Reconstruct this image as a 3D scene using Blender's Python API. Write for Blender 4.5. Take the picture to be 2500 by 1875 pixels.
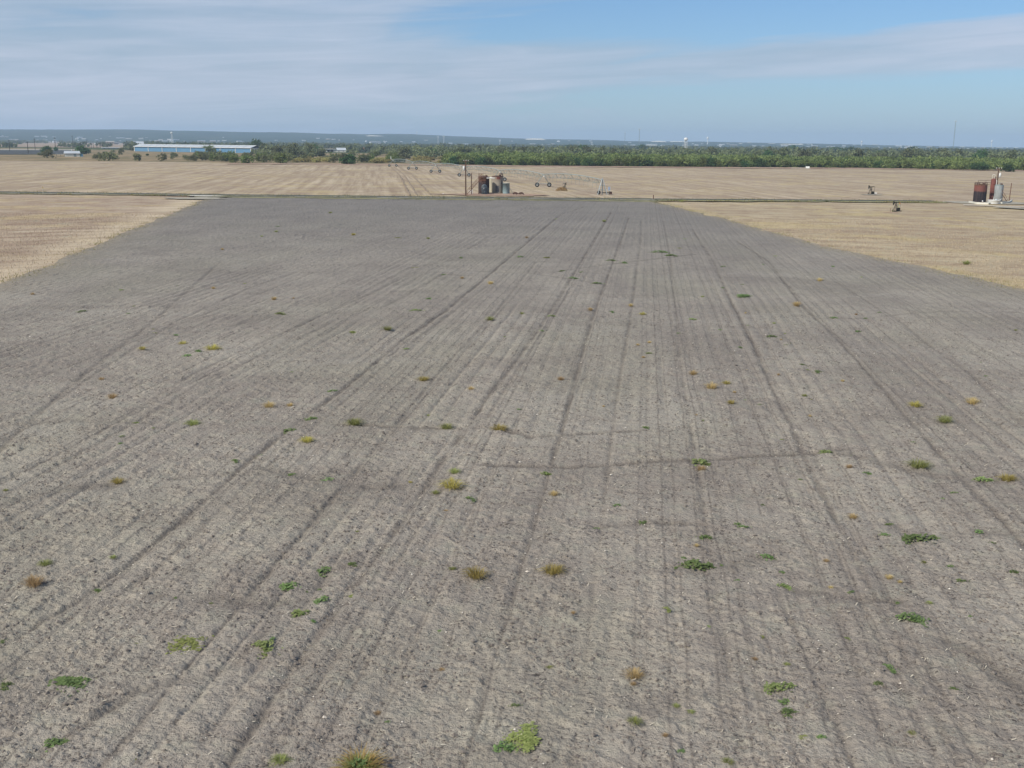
import bpy, math, random
import numpy as np
from mathutils import Matrix, Vector

for o in list(bpy.data.objects):
    bpy.data.objects.remove(o)
SC = bpy.context.scene
COL = SC.collection
R = math.radians

# ------------------------------------------------------------------ camera
F = 2600.0                      # focal length in photo pixels (photo is 2500 wide)
CAM_H, PITCH, ROLL = 13.0, math.atan(588.0 / 2600.0), R(0.5)
HF = math.hypot(F, 588.0)        # focal length along the horizon line
KD = F / 2100.0
cam_d = bpy.data.cameras.new('camera')
cam = bpy.data.objects.new('camera', cam_d)
COL.objects.link(cam)
cam_d.sensor_width = 36.0
cam_d.lens = 36.0 * F / 2500.0
cam_d.clip_start, cam_d.clip_end = 0.5, 60000
CAM_M = Matrix.Rotation(math.pi / 2 - PITCH, 3, 'X') @ Matrix.Rotation(ROLL, 3, 'Z')
cam.matrix_world = Matrix.Translation((0, 0, CAM_H)) @ CAM_M.to_4x4()
SC.camera = cam

# ------------------------------------------------------------------ sky, sun, exposure
SUN_AZ, SUN_EL = R(-132), R(41)
world = bpy.data.worlds.new('World')
SC.world = world
world.use_nodes = True
wn = world.node_tree
wn.nodes.clear()


def N(nt, kind, **kw):
    n = nt.nodes.new(kind)
    for k, v in kw.items():
        setattr(n, k, v)
    return n


def math_node(nt, op, a, b=None, c=None, clamp=False):
    n = nt.nodes.new('ShaderNodeMath')
    n.operation = op
    n.use_clamp = clamp
    for i, v in enumerate((a, b, c)):
        if v is None:
            continue
        if isinstance(v, (int, float)):
            n.inputs[i].default_value = v
        else:
            nt.links.new(v, n.inputs[i])
    return n.outputs[0]


def ramp(nt, src, stops, interp='LINEAR'):
    n = nt.nodes.new('ShaderNodeValToRGB')
    n.color_ramp.interpolation = interp
    els = n.color_ramp.elements
    while len(els) < len(stops):
        els.new(0.5)
    for e, (p, c) in zip(els, stops):
        e.position = p
        if isinstance(c, (int, float)):
            c = (c, c, c)
        e.color = (c[0], c[1], c[2], 1)
    nt.links.new(src, n.inputs[0])
    return n.outputs[0]


def mix(nt, fac, a, b, mode='MIX'):
    n = nt.nodes.new('ShaderNodeMix')
    n.data_type = 'RGBA'
    n.blend_type = mode
    for sock, v in ((n.inputs[0], fac), (n.inputs[6], a), (n.inputs[7], b)):
        if isinstance(v, (int, float)):
            sock.default_value = v
        elif isinstance(v, (tuple, list)):
            sock.default_value = (v[0], v[1], v[2], 1)
        else:
            nt.links.new(v, sock)
    return n.outputs[2]


SKY_STR = 0.10
sky = N(wn, 'ShaderNodeTexSky', sky_type='NISHITA', sun_disc=False)
sky.sun_elevation, sky.sun_rotation = SUN_EL, SUN_AZ
sky.altitude, sky.air_density, sky.dust_density, sky.ozone_density = 150, 1.0, 0.3, 2.5
tc = N(wn, 'ShaderNodeTexCoord')
sep = N(wn, 'ShaderNodeSeparateXYZ')
wn.links.new(tc.outputs['Generated'], sep.inputs[0])
az = math_node(wn, 'ARCTAN2', sep.outputs[0], sep.outputs[1])
el = math_node(wn, 'ARCSINE', sep.outputs[2])
cxyz = N(wn, 'ShaderNodeCombineXYZ')
# thin streaky veil: long in azimuth, short in elevation, tilted a little
tilt = math_node(wn, 'MULTIPLY_ADD', az, -0.045, el)
wn.links.new(math_node(wn, 'MULTIPLY', az, 2.3), cxyz.inputs[0])
wn.links.new(math_node(wn, 'MULTIPLY', tilt, 15.0), cxyz.inputs[1])
cn = N(wn, 'ShaderNodeTexNoise')
cn.inputs['Scale'].default_value = 1.0
cn.inputs['Detail'].default_value = 5.0
cn.inputs['Roughness'].default_value = 0.55
cn.inputs['Distortion'].default_value = 0.5
cmap = N(wn, 'ShaderNodeMapping')
cmap.inputs['Location'].default_value = (3.1, 7.42, 1.7)
wn.links.new(cxyz.outputs[0], cmap.inputs[0])
wn.links.new(cmap.outputs[0], cn.inputs['Vector'])
# the cloud bank: thick to the left, one long tongue reaching right (centre about 5 degrees up)
bank = math_node(wn, 'MULTIPLY', math_node(wn, 'SINE', math_node(wn, 'ADD', az, 0.06)), -0.55)
tongue_d = math_node(wn, 'DIVIDE', math_node(wn, 'SUBTRACT', tilt, R(3.75)), R(1.35))
tongue = math_node(wn, 'EXPONENT', math_node(wn, 'MULTIPLY', math_node(wn, 'MULTIPLY', tongue_d, tongue_d), -1.0))
gap_d = math_node(wn, 'DIVIDE', math_node(wn, 'SUBTRACT', tilt, R(5.8)), R(0.7))
gap = math_node(wn, 'EXPONENT', math_node(wn, 'MULTIPLY', math_node(wn, 'MULTIPLY', gap_d, gap_d), -1.0))
gap = math_node(wn, 'MULTIPLY', gap, math_node(wn, 'MULTIPLY_ADD', math_node(wn, 'SINE', az), 1.6, 0.25, clamp=True))
cov = math_node(wn, 'ADD', math_node(wn, 'ADD', math_node(wn, 'MULTIPLY_ADD', cn.outputs[0], 1.5, -0.25), bank), math_node(wn, 'MULTIPLY', tongue, 0.36))
cov = math_node(wn, 'SUBTRACT', cov, math_node(wn, 'MULTIPLY', gap, 0.34))
fib_v = N(wn, 'ShaderNodeMapping')
fib_v.inputs['Scale'].default_value = (2.2, 5.5, 1)
fib_v.inputs['Rotation'].default_value = (0, 0, R(14))
wn.links.new(cxyz.outputs[0], fib_v.inputs[0])
fib = N(wn, 'ShaderNodeTexNoise')
fib.inputs['Scale'].default_value, fib.inputs['Detail'].default_value = 1.0, 6.0
fib.inputs['Roughness'].default_value, fib.inputs['Distortion'].default_value = 0.62, 0.8
wn.links.new(fib_v.outputs[0], fib.inputs['Vector'])
cov = math_node(wn, 'ADD', cov, math_node(wn, 'MULTIPLY_ADD', fib.outputs[0], 0.22, -0.07))
veil = ramp(wn, cov, [(0.36, 0.0), (0.56, 0.70), (0.9, 0.92)])
CL = 1.0 / SKY_STR
skyc = mix(wn, 1.0, sky.outputs[0], (0.60, 0.81, 1.05), 'MULTIPLY')
low = math_node(wn, 'EXPONENT', math_node(wn, 'MULTIPLY', math_node(wn, 'MAXIMUM', el, 0.0), -1.0 / R(3.0)))
skyc = mix(wn, math_node(wn, 'MULTIPLY', low, 0.85), skyc, (0.385 * CL, 0.50 * CL, 0.64 * CL))
cloud_c = ramp(wn, math_node(wn, 'MULTIPLY_ADD', math_node(wn, 'ADD', cn.outputs[0], fib.outputs[0]), 0.5, 0.0), [(0.40, (0.40, 0.495, 0.615)), (0.60, (0.56, 0.62, 0.745))])
cloud_c = mix(wn, 1.0, cloud_c, (CL, CL, CL), 'MULTIPLY')
bgc = mix(wn, veil, skyc, cloud_c)
bg = N(wn, 'ShaderNodeBackground')
bg.inputs[1].default_value = SKY_STR
wn.links.new(bgc, bg.inputs[0])
wo = N(wn, 'ShaderNodeOutputWorld')
wn.links.new(bg.outputs[0], wo.inputs[0])

sun_d = bpy.data.lights.new('sun', 'SUN')
sun_d.energy, sun_d.angle, sun_d.color = 4.1, R(0.6), (1.0, 0.955, 0.88)
sun = bpy.data.objects.new('sun', sun_d)
COL.objects.link(sun)
sdir = Vector((math.sin(SUN_AZ) * math.cos(SUN_EL), math.cos(SUN_AZ) * math.cos(SUN_EL), math.sin(SUN_EL)))
sun.rotation_euler = sdir.to_track_quat('Z', 'Y').to_euler()
sun.location = sdir * 300

SC.view_settings.view_transform = 'Standard'
SC.view_settings.look = 'None'
SC.view_settings.gamma = 1.0
SC.view_settings.exposure = 0.0
SC.view_settings.use_curve_mapping = False
cy = SC.cycles
cy.use_denoising = True
cy.max_bounces, cy.diffuse_bounces, cy.glossy_bounces = 5, 2, 2
cy.transmission_bounces, cy.volume_bounces, cy.transparent_max_bounces = 2, 1, 8
cy.caustics_reflective = cy.caustics_refractive = False

# ------------------------------------------------------------------ helpers: pixels to places
CM = np.array(CAM_M)


def ray(px, py):
    d = CM @ np.array([(px - 1250.0) / F, -(py - 937.5) / F, -1.0])
    return d


def G(px, py, z=0.0):
    """Point of the flat ground seen at a photo pixel."""
    d = ray(px, py)
    t = (z - CAM_H) / d[2]
    return np.array([d[0] * t, d[1] * t, z])


def mpp(p):
    """Metres per photo pixel at a point."""
    v = np.array([p[0], p[1], (p[2] if len(p) > 2 else 0) - CAM_H])
    return float(v @ (CM @ np.array([0, 0, -1.0]))) / F


def polar(az_, r):
    return np.array([math.sin(az_) * r, math.cos(az_) * r])


# ------------------------------------------------------------------ helpers: noise
def _hash(ix, iy, seed):
    h = (ix.astype(np.int64) * 374761393 + iy.astype(np.int64) * 668265263 + seed * 1442695041) & 0xFFFFFFFF
    h = ((h ^ (h >> 13)) * 1274126177) & 0xFFFFFFFF
    h = ((h ^ (h >> 16)) * 2246822519) & 0xFFFFFFFF
    return ((h ^ (h >> 15)) & 0xFFFFFF) / float(0xFFFFFF)


def vn(x, y, seed=0):
    x, y = np.asarray(x, float), np.asarray(y, float)
    ix, iy = np.floor(x), np.floor(y)
    fx, fy = x - ix, y - iy
    fx, fy = fx * fx * (3 - 2 * fx), fy * fy * (3 - 2 * fy)
    a, b = _hash(ix, iy, seed), _hash(ix + 1, iy, seed)
    c, d = _hash(ix, iy + 1, seed), _hash(ix + 1, iy + 1, seed)
    return (a * (1 - fx) + b * fx) * (1 - fy) + (c * (1 - fx) + d * fx) * fy


def fbm(x, y, seed=0, octs=4, gain=0.5):
    s, a, t = 0.0, 1.0, 0.0
    for i in range(octs):
        s = s + a * vn(np.asarray(x) * 2 ** i + 17.3 * i, np.asarray(y) * 2 ** i - 9.1 * i, seed + i)
        t += a
        a *= gain
    return s / t


# ------------------------------------------------------------------ helpers: meshes
class MB:
    def __init__(self):
        self.v, self.f, self.sm = [], [], []

    def add(self, vs, fs, smooth=False):
        n = len(self.v)
        self.v.extend([tuple(map(float, p)) for p in vs])
        for f in fs:
            self.f.append([n + i for i in f])
            self.sm.append(smooth)

    def box(self, c, s, rz=0.0, M=None):
        vs = []
        for dx in (-.5, .5):
            for dy in (-.5, .5):
                for dz in (-.5, .5):
                    x, y = dx * s[0], dy * s[1]
                    x, y = x * math.cos(rz) - y * math.sin(rz), x * math.sin(rz) + y * math.cos(rz)
                    vs.append((c[0] + x, c[1] + y, c[2] + dz * s[2]))
        self.add(vs, [(0, 1, 3, 2), (4, 6, 7, 5), (0, 4, 5, 1), (2, 3, 7, 6), (0, 2, 6, 4), (1, 5, 7, 3)])
        return self

    def cyl(self, p0, p1, r0, r1=None, n=10, caps=True):
        r1 = r0 if r1 is None else r1
        p0, p1 = Vector(p0), Vector(p1)
        q = (p1 - p0).to_track_quat('Z', 'Y')
        ring = [q @ Vector((math.cos(2 * math.pi * i / n), math.sin(2 * math.pi * i / n), 0)) for i in range(n)]
        a = [p0 + v * r0 for v in ring]
        b = [p1 + v * r1 for v in ring]
        self.add(a + b, [(i, (i + 1) % n, n + (i + 1) % n, n + i) for i in range(n)], True)
        if caps:
            self.add(a, [tuple(reversed(range(n)))])
            self.add(b, [tuple(range(n))])
        return self

    def tube(self, pts, r, n=6):
        for a, b in zip(pts[:-1], pts[1:]):
            self.cyl(a, b, r, r, n)
        return self

    def beam(self, a, b, w, h=None):
        """square bar from a to b"""
        return self.cyl(a, b, w * 0.7, w * 0.7, 4)

    def lathe(self, prof, n=24, c=(0, 0, 0)):
        vs = []
        for (r, z) in prof:
            for i in range(n):
                t = 2 * math.pi * i / n
                vs.append((c[0] + r * math.cos(t), c[1] + r * math.sin(t), c[2] + z))
        fs = []
        for j in range(len(prof) - 1):
            for i in range(n):
                fs.append((j * n + i, j * n + (i + 1) % n, (j + 1) * n + (i + 1) % n, (j + 1) * n + i))
        self.add(vs, fs, True)
        return self

    def mesh(self, name):
        m = bpy.data.meshes.new(name)
        m.from_pydata(self.v, [], self.f)
        m.polygons.foreach_set('use_smooth', self.sm)
        m.update()
        return m

    def build(self, name, mat, parent=None, loc=None):
        return link(name, self.mesh(name), mat, parent, loc)


def link(name, mesh, mat, parent=None, loc=None):
    o = bpy.data.objects.new(name, mesh)
    COL.objects.link(o)
    if mat is not None and not mesh.materials:
        mesh.materials.append(mat)
    if parent is not None:
        o.parent = parent
    if loc is not None:
        o.location = loc
    return o


def np_mesh(name, verts, quads, smooth=True):
    verts = np.ascontiguousarray(verts, dtype=np.float32)
    quads = np.ascontiguousarray(quads, dtype=np.int32)
    m = bpy.data.meshes.new(name)
    k = quads.shape[1]
    m.vertices.add(len(verts))
    m.vertices.foreach_set('co', verts.ravel())
    m.loops.add(quads.size)
    m.loops.foreach_set('vertex_index', quads.ravel())
    m.polygons.add(len(quads))
    m.polygons.foreach_set('loop_start', np.arange(0, quads.size, k, dtype=np.int32))
    m.polygons.foreach_set('use_smooth', np.full(len(quads), smooth))
    m.update(calc_edges=True)
    return m


def attr(m, name, vals):
    a = m.attributes.new(name, 'FLOAT', 'POINT')
    a.data.foreach_set('value', np.asarray(vals, dtype=np.float32).ravel())


def tag(o, label=None, cat=None, group=None, kind=None):
    for k, v in (('label', label), ('category', cat), ('group', group), ('kind', kind)):
        if v:
            o[k] = v
    return o


def thing(name, label, cat, loc, face=True, group=None, rz=None):
    o = bpy.data.objects.new(name, None)
    COL.objects.link(o)
    o.empty_display_size = 0.3
    o.location = (float(loc[0]), float(loc[1]), float(loc[2]) if len(loc) > 2 else 0.0)
    if rz is not None:
        o.rotation_euler.z = rz
    elif face:
        o.rotation_euler.z = -math.atan2(loc[0], loc[1])
    return tag(o, label, cat, group)


def copy_tree(o, parent=None):
    c = o.copy()
    COL.objects.link(c)
    c.parent = parent
    for ch in list(o.children):
        copy_tree(ch, c)
    return c


# ------------------------------------------------------------------ helpers: materials
MATS = {}


def new_mat(name):
    m = bpy.data.materials.new(name)
    m.use_nodes = True
    nt = m.node_tree
    b = nt.nodes['Principled BSDF']
    MATS[name] = m
    return m, nt, b


def coords(nt, scale=(1, 1, 1), rot=0.0, kind='Object', loc=(0, 0, 0)):
    t = N(nt, 'ShaderNodeTexCoord')
    mp = N(nt, 'ShaderNodeMapping')
    mp.inputs['Scale'].default_value = scale
    mp.inputs['Rotation'].default_value = (0, 0, rot)
    mp.inputs['Location'].default_value = loc
    nt.links.new(t.outputs[kind], mp.inputs[0])
    return mp.outputs[0]


def geo_coords(nt, scale=(1, 1, 1), rot=0.0):
    t = N(nt, 'ShaderNodeNewGeometry')
    mp = N(nt, 'ShaderNodeMapping')
    mp.vector_type = 'TEXTURE' if False else 'POINT'
    mp.inputs['Rotation'].default_value = (0, 0, rot)
    nt.links.new(t.outputs['Position'], mp.inputs[0])
    m2 = N(nt, 'ShaderNodeMapping')
    m2.inputs['Scale'].default_value = scale
    nt.links.new(mp.outputs[0], m2.inputs[0])
    return m2.outputs[0]


def noise(nt, vec, scale, detail=4, rough=0.55, dist=0.0):
    n = N(nt, 'ShaderNodeTexNoise')
    n.inputs['Scale'].default_value = scale
    n.inputs['Detail'].default_value = detail
    n.inputs['Roughness'].default_value = rough
    n.inputs['Distortion'].default_value = dist
    nt.links.new(vec, n.inputs['Vector'])
    return n.outputs[0]


def bump(nt, b, h, strength, dist):
    n = N(nt, 'ShaderNodeBump')
    n.inputs['Strength'].default_value = strength
    n.inputs['Distance'].default_value = dist
    nt.links.new(h, n.inputs['Height'])
    nt.links.new(n.outputs[0], b.inputs['Normal'])


def paint(name, c1, c2=None, scale=2.0, stretch=(1, 1, 1), rough=0.7, metal=0.0, lo=0.35, hi=0.65, bmp=0.0, spec=0.3):
    """A plain worn surface: two colours mixed by noise."""
    m, nt, b = new_mat(name)
    c2 = c2 or tuple(x * 0.75 for x in c1)
    v = coords(nt, stretch)
    n = noise(nt, v, scale, 5, 0.6)
    nt.links.new(ramp(nt, n, [(lo, c1), (hi, c2)]), b.inputs['Base Color'])
    b.inputs['Roughness'].default_value = rough
    b.inputs['Metallic'].default_value = metal
    b.inputs['Specular IOR Level'].default_value = spec
    if bmp:
        bump(nt, b, n, 0.5, bmp)
    return m


def leaf_mat(name, c1, c2, scale=0.6, trans=0.38):
    m, nt, b = new_mat(name)
    oi = N(nt, 'ShaderNodeObjectInfo')
    n = noise(nt, geo_coords(nt), scale, 3, 0.6)
    col = ramp(nt, n, [(0.3, c1), (0.7, c2)])
    v = math_node(nt, 'MULTIPLY_ADD', oi.outputs['Random'], 0.5, 0.75)
    hs = N(nt, 'ShaderNodeHueSaturation')
    nt.links.new(col, hs.inputs['Color'])
    nt.links.new(v, hs.inputs['Value'])
    nt.links.new(math_node(nt, 'MULTIPLY_ADD', oi.outputs['Random'], 0.03, 0.485), hs.inputs['Hue'])
    nt.links.new(hs.outputs[0], b.inputs['Base Color'])
    b.inputs['Roughness'].default_value = 0.75
    b.inputs['Specular IOR Level'].default_value = 0.15
    tr = N(nt, 'ShaderNodeBsdfTranslucent')
    nt.links.new(hs.outputs[0], tr.inputs[0])
    mx = N(nt, 'ShaderNodeMixShader')
    mx.inputs[0].default_value = trans
    nt.links.new(b.outputs[0], mx.inputs[1])
    nt.links.new(tr.outputs[0], mx.inputs[2])
    nt.links.new(mx.outputs[0], nt.nodes['Material Output'].inputs[0])
    return m


# --- soil
ROW_AZ = math.atan((1575 - 1250) / HF)
m, nt, b = new_mat('soil')
at = N(nt, 'ShaderNodeAttribute', attribute_name='dark')
dk = at.outputs['Fac']
at2 = N(nt, 'ShaderNodeAttribute', attribute_name='tone')
big = noise(nt, geo_coords(nt, (1, .35, 1), ROW_AZ), 0.16, 4, 0.6)
mid = noise(nt, geo_coords(nt), 0.9, 5, 0.65)
fine = noise(nt, geo_coords(nt), 11.0, 4, 0.7)
fine2 = noise(nt, geo_coords(nt), 33.0, 3, 0.65)
c = ramp(nt, big, [(0.38, (0.310, 0.270, 0.222)), (0.5, (0.362, 0.318, 0.260)), (0.62, (0.415, 0.366, 0.294))])
c = mix(nt, ramp(nt, mid, [(0.48, 0.0), (0.66, 0.5)]), c, (0.272, 0.228, 0.192))
c = mix(nt, ramp(nt, mid, [(0.34, 0.6), (0.47, 0.0)]), c, (0.352, 0.328, 0.258))
c = mix(nt, ramp(nt, at2.outputs['Fac'], [(0.45, 0.0), (0.85, 0.6)]), c, (0.335, 0.308, 0.232))
damp = noise(nt, geo_coords(nt, (.55, 1, 1), ROW_AZ), 0.11, 5, 0.68, 0.6)
c = mix(nt, ramp(nt, damp, [(0.50, 0.0), (0.64, 0.38)]), c, (0.215, 0.182, 0.152))
c = mix(nt, ramp(nt, damp, [(0.36, 0.35), (0.46, 0.0)]), c, (0.43, 0.39, 0.325))
# soil colour turns darker and cooler towards the far half of the field
spos = N(nt, 'ShaderNodeSeparateXYZ')
nt.links.new(geo_coords(nt, (1, 1, 1), ROW_AZ), spos.inputs[0])
farf = math_node(nt, 'DIVIDE', math_node(nt, 'SUBTRACT', spos.outputs[1], 45.0), 150.0, clamp=True)
c = mix(nt, math_node(nt, 'MULTIPLY', farf, 0.70), c, (0.186, 0.176, 0.165))
ed = N(nt, 'ShaderNodeAttribute', attribute_name='edge')
spill = math_node(nt, 'MULTIPLY', ed.outputs['Fac'], ramp(nt, noise(nt, geo_coords(nt), 0.9, 5, 0.75), [(0.38, 0.1), (0.58, 1.0)]))
c = mix(nt, spill, c, (0.36, 0.295, 0.205))
# crop lines: one every 0.88 m, each of its own strength
wob = math_node(nt, 'MULTIPLY_ADD', noise(nt, geo_coords(nt), 0.25, 2, 0.5), 0.30, -0.15)
q_ = math_node(nt, 'DIVIDE', math_node(nt, 'ADD', spos.outputs[0], wob), 0.88)


def crop_lines(q, width, power, amount):
    wnz = N(nt, 'ShaderNodeTexWhiteNoise', noise_dimensions='1D')
    nt.links.new(math_node(nt, 'FLOOR', q), wnz.inputs['W'])
    st = math_node(nt, 'POWER', wnz.outputs['Value'], power)
    dd = math_node(nt, 'ABSOLUTE', math_node(nt, 'SUBTRACT', math_node(nt, 'FRACT', q), 0.5))
    ln = math_node(nt, 'SUBTRACT', 1.0, math_node(nt, 'DIVIDE', dd, width), clamp=True)
    return math_node(nt, 'MULTIPLY', math_node(nt, 'MULTIPLY', ln, st), amount)


lines = math_node(nt, 'ADD', crop_lines(q_, 0.10, 1.8, 0.8), crop_lines(math_node(nt, 'MULTIPLY_ADD', q_, 2.0, 0.21), 0.15, 1.1, 0.72))
lines = math_node(nt, 'MULTIPLY', lines, ramp(nt, noise(nt, geo_coords(nt), 0.7, 4, 0.7), [(0.36, 0.25), (0.58, 1.0)]), clamp=True)
c = mix(nt, lines, c, (0.125, 0.106, 0.092))
# dark specks: crumbs, plus shade of clods and holes painted into the colour
crumb_shade = noise(nt, geo_coords(nt, (1, 1.2, 1)), 7.5, 3, 0.6, 0.4)
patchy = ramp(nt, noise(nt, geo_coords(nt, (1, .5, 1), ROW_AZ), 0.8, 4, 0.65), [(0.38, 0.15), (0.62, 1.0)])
c = mix(nt, math_node(nt, 'MULTIPLY', ramp(nt, crumb_shade, [(0.365, 0.95), (0.425, 0.0)]), patchy), c, (0.085, 0.072, 0.062))
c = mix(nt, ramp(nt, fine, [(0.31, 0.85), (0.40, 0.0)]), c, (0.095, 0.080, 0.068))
c = mix(nt, ramp(nt, fine2, [(0.60, 0.0), (0.74, 0.55)]), c, (0.40, 0.365, 0.31))
c = mix(nt, math_node(nt, 'MULTIPLY', dk, 0.62), c, (0.105, 0.088, 0.075))
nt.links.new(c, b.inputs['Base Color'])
b.inputs['Roughness'].default_value = 0.95
b.inputs['Specular IOR Level'].default_value = 0.1
bump(nt, b, math_node(nt, 'MULTIPLY_ADD', fine2, 0.3, math_node(nt, 'ADD', fine, crumb_shade)), 1.0, 0.06)


# --- stubble
def stubble_mat(name, rot, sx, sy, c1, c2, c3):
    m, nt, b = new_mat(name)
    v = geo_coords(nt, (sx, sy, 1), rot)
    n1 = noise(nt, v, 1.0, 5, 0.65, 0.3)
    n2 = noise(nt, geo_coords(nt), 0.02, 4, 0.6, 0.4)
    n3 = noise(nt, geo_coords(nt), 2.2, 5, 0.75)
    c = ramp(nt, n1, [(0.38, c1), (0.5, c2), (0.62, c3)])
    c = mix(nt, ramp(nt, n2, [(0.46, 0.0), (0.62, 0.6)]), c, c1)
    n4 = noise(nt, geo_coords(nt), 0.07, 4, 0.6, 0.6)
    c = mix(nt, ramp(nt, n4, [(0.5, 0.0), (0.64, 0.6)]), c, (c3[0] * .98, c3[1] * .96, c3[2] * .72))
    c = mix(nt, ramp(nt, n3, [(0.3, 0.6), (0.5, 0.0)]), c, (0.18, 0.13, 0.088))
    c = mix(nt, ramp(nt, n3, [(0.56, 0.0), (0.72, 0.6)]), c, (0.64, 0.53, 0.36))
    n5 = noise(nt, geo_coords(nt), 0.25, 4, 0.7, 0.5)
    c = mix(nt, ramp(nt, n5, [(0.36, 0.55), (0.48, 0.0)]), c, (0.25, 0.18, 0.12))
    c = mix(nt, ramp(nt, n5, [(0.56, 0.0), (0.68, 0.45)]), c, (0.40, 0.385, 0.27))
    hd = N(nt, 'ShaderNodeAttribute', attribute_name='head')
    c = mix(nt, math_node(nt, 'MULTIPLY', hd.outputs['Fac'], ramp(nt, n1, [(0.36, 0.35), (0.6, 0.85)])), c, (0.56, 0.46, 0.32))
    nt.links.new(c, b.inputs['Base Color'])
    b.inputs['Roughness'].default_value = 0.95
    b.inputs['Specular IOR Level'].default_value = 0.05
    bump(nt, b, n3, 0.4, 0.12)
    return m


FAR_ROW_AZ = math.atan((905 - 1250) / HF)
ST = ((0.315, 0.238, 0.168), (0.42, 0.334, 0.236), (0.525, 0.428, 0.305))
stubble_mat('stubble_far', FAR_ROW_AZ, 0.45, 0.012, *ST)
stubble_mat('stubble_left', R(62), 0.34, 0.07, (0.300, 0.215, 0.156), (0.41, 0.318, 0.230), (0.52, 0.418, 0.300))
stubble_mat('stubble_right', R(-70), 0.30, 0.07, (0.345, 0.265, 0.182), (0.43, 0.342, 0.226), (0.515, 0.422, 0.280))

# --- wide ground beyond the farm
m, nt, b = new_mat('scrubland')
n1 = noise(nt, geo_coords(nt, (1, .35, 1)), 0.0035, 5, 0.6, 0.5)
n2 = noise(nt, geo_coords(nt), 0.03, 5, 0.65)
n3 = noise(nt, geo_coords(nt), 0.6, 4, 0.7)
c = ramp(nt, n1, [(0.40, (0.055, 0.085, 0.035)), (0.50, (0.11, 0.125, 0.06)), (0.56, (0.30, 0.225, 0.15)), (0.72, (0.33, 0.25, 0.17))])
c = mix(nt, ramp(nt, n2, [(0.42, 0.7), (0.6, 0.0)]), c, (0.075, 0.10, 0.045))
c = mix(nt, ramp(nt, n3, [(0.3, 0.5), (0.55, 0.0)]), c, (0.06, 0.06, 0.035))
nt.links.new(c, b.inputs['Base Color'])
b.inputs['Roughness'].default_value = 1.0
b.inputs['Specular IOR Level'].default_value = 0.0

m, nt, b = new_mat('wooded_hill')
n1 = noise(nt, geo_coords(nt), 0.004, 5, 0.65)
n2 = noise(nt, geo_coords(nt), 0.018, 4, 0.6)
c = ramp(nt, n1, [(0.40, (0.022, 0.045, 0.022)), (0.58, (0.040, 0.065, 0.032)), (0.68, (0.10, 0.10, 0.06))])
c = mix(nt, ramp(nt, n2, [(0.35, 0.7), (0.6, 0.0)]), c, (0.016, 0.032, 0.018))
nt.links.new(c, b.inputs['Base Color'])
b.inputs['Roughness'].default_value = 1.0
b.inputs['Specular IOR Level'].default_value = 0.0

m, nt, b = new_mat('dry_grass_ground')
n1 = noise(nt, geo_coords(nt, (1, .4, 1)), 0.05, 5, 0.65, 0.4)
n3 = noise(nt, geo_coords(nt), 0.9, 4, 0.7)
c = ramp(nt, n1, [(0.32, (0.13, 0.13, 0.065)), (0.46, (0.24, 0.195, 0.12)), (0.6, (0.36, 0.265, 0.165)), (0.72, (0.40, 0.34, 0.19))])
c = mix(nt, ramp(nt, n3, [(0.3, 0.6), (0.55, 0.0)]), c, (0.10, 0.095, 0.05))
nt.links.new(c, b.inputs['Base Color'])
b.inputs['Roughness'].default_value = 1.0
b.inputs['Specular IOR Level'].default_value = 0.0

paint('asphalt', (0.060, 0.066, 0.052), (0.10, 0.105, 0.08), 0.8, rough=0.95, lo=0.3, hi=0.7)
paint('road_grass', (0.20, 0.20, 0.10), (0.33, 0.29, 0.16), 0.7, rough=1.0)
paint('caliche', (0.62, 0.60, 0.54), (0.50, 0.46, 0.39), 0.6, rough=0.95)
paint('caliche_dull', (0.42, 0.385, 0.31), (0.30, 0.27, 0.20), 0.35, rough=0.95)
paint('track_earth', (0.25, 0.19, 0.135), (0.35, 0.27, 0.19), 0.5, rough=1.0)
paint('red_dirt', (0.33, 0.19, 0.13), (0.42, 0.32, 0.225), 0.5, rough=1.0)
paint('dark_plot', (0.045, 0.052, 0.056), (0.075, 0.075, 0.065), 0.05, rough=1.0)
paint('tan_field', (0.37, 0.285, 0.19), (0.28, 0.20, 0.14), 0.02, stretch=(1, .3, 1), rough=1.0)
paint('stalk', (0.50, 0.41, 0.28), (0.40, 0.31, 0.21), 0.8, rough=0.9)
paint('straw', (0.60, 0.54, 0.42), (0.48, 0.42, 0.32), 3, rough=0.8)
paint('pebble', (0.72, 0.67, 0.58), (0.55, 0.47, 0.38), 9, rough=0.8)
paint('clod', (0.24, 0.208, 0.176), (0.13, 0.11, 0.094), 6, rough=1.0, spec=0.1)
paint('rust', (0.115, 0.055, 0.035), (0.19, 0.10, 0.065), 3, rough=0.9)
paint('rust_dark', (0.06, 0.034, 0.028), (0.115, 0.06, 0.045), 3, rough=0.9)
paint('iron_dark', (0.028, 0.030, 0.026), (0.07, 0.062, 0.042), 3, rough=0.8)
paint('pole_wood', (0.085, 0.05, 0.034), (0.13, 0.08, 0.055), 2, (4, 4, .4), rough=0.9)
paint('far_pole', (0.05, 0.045, 0.042), (0.07, 0.06, 0.055), 2, rough=0.9)
paint('galvanised', (0.50, 0.53, 0.53), (0.38, 0.42, 0.42), 1.5, rough=0.5, metal=0.35)
paint('galv_mid', (0.36, 0.41, 0.39), (0.27, 0.32, 0.30), 1.5, rough=0.6, metal=0.2)
paint('galv_dull', (0.27, 0.32, 0.30), (0.20, 0.24, 0.23), 1.5, rough=0.6, metal=0.2)
paint('rubber', (0.045, 0.046, 0.046), (0.075, 0.072, 0.066), 4, rough=0.9)
paint('white_paint', (0.78, 0.78, 0.75), (0.68, 0.67, 0.62), 1.2, rough=0.6)
paint('off_white', (0.72, 0.70, 0.62), (0.60, 0.57, 0.47), 1.0, rough=0.7)
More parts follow.
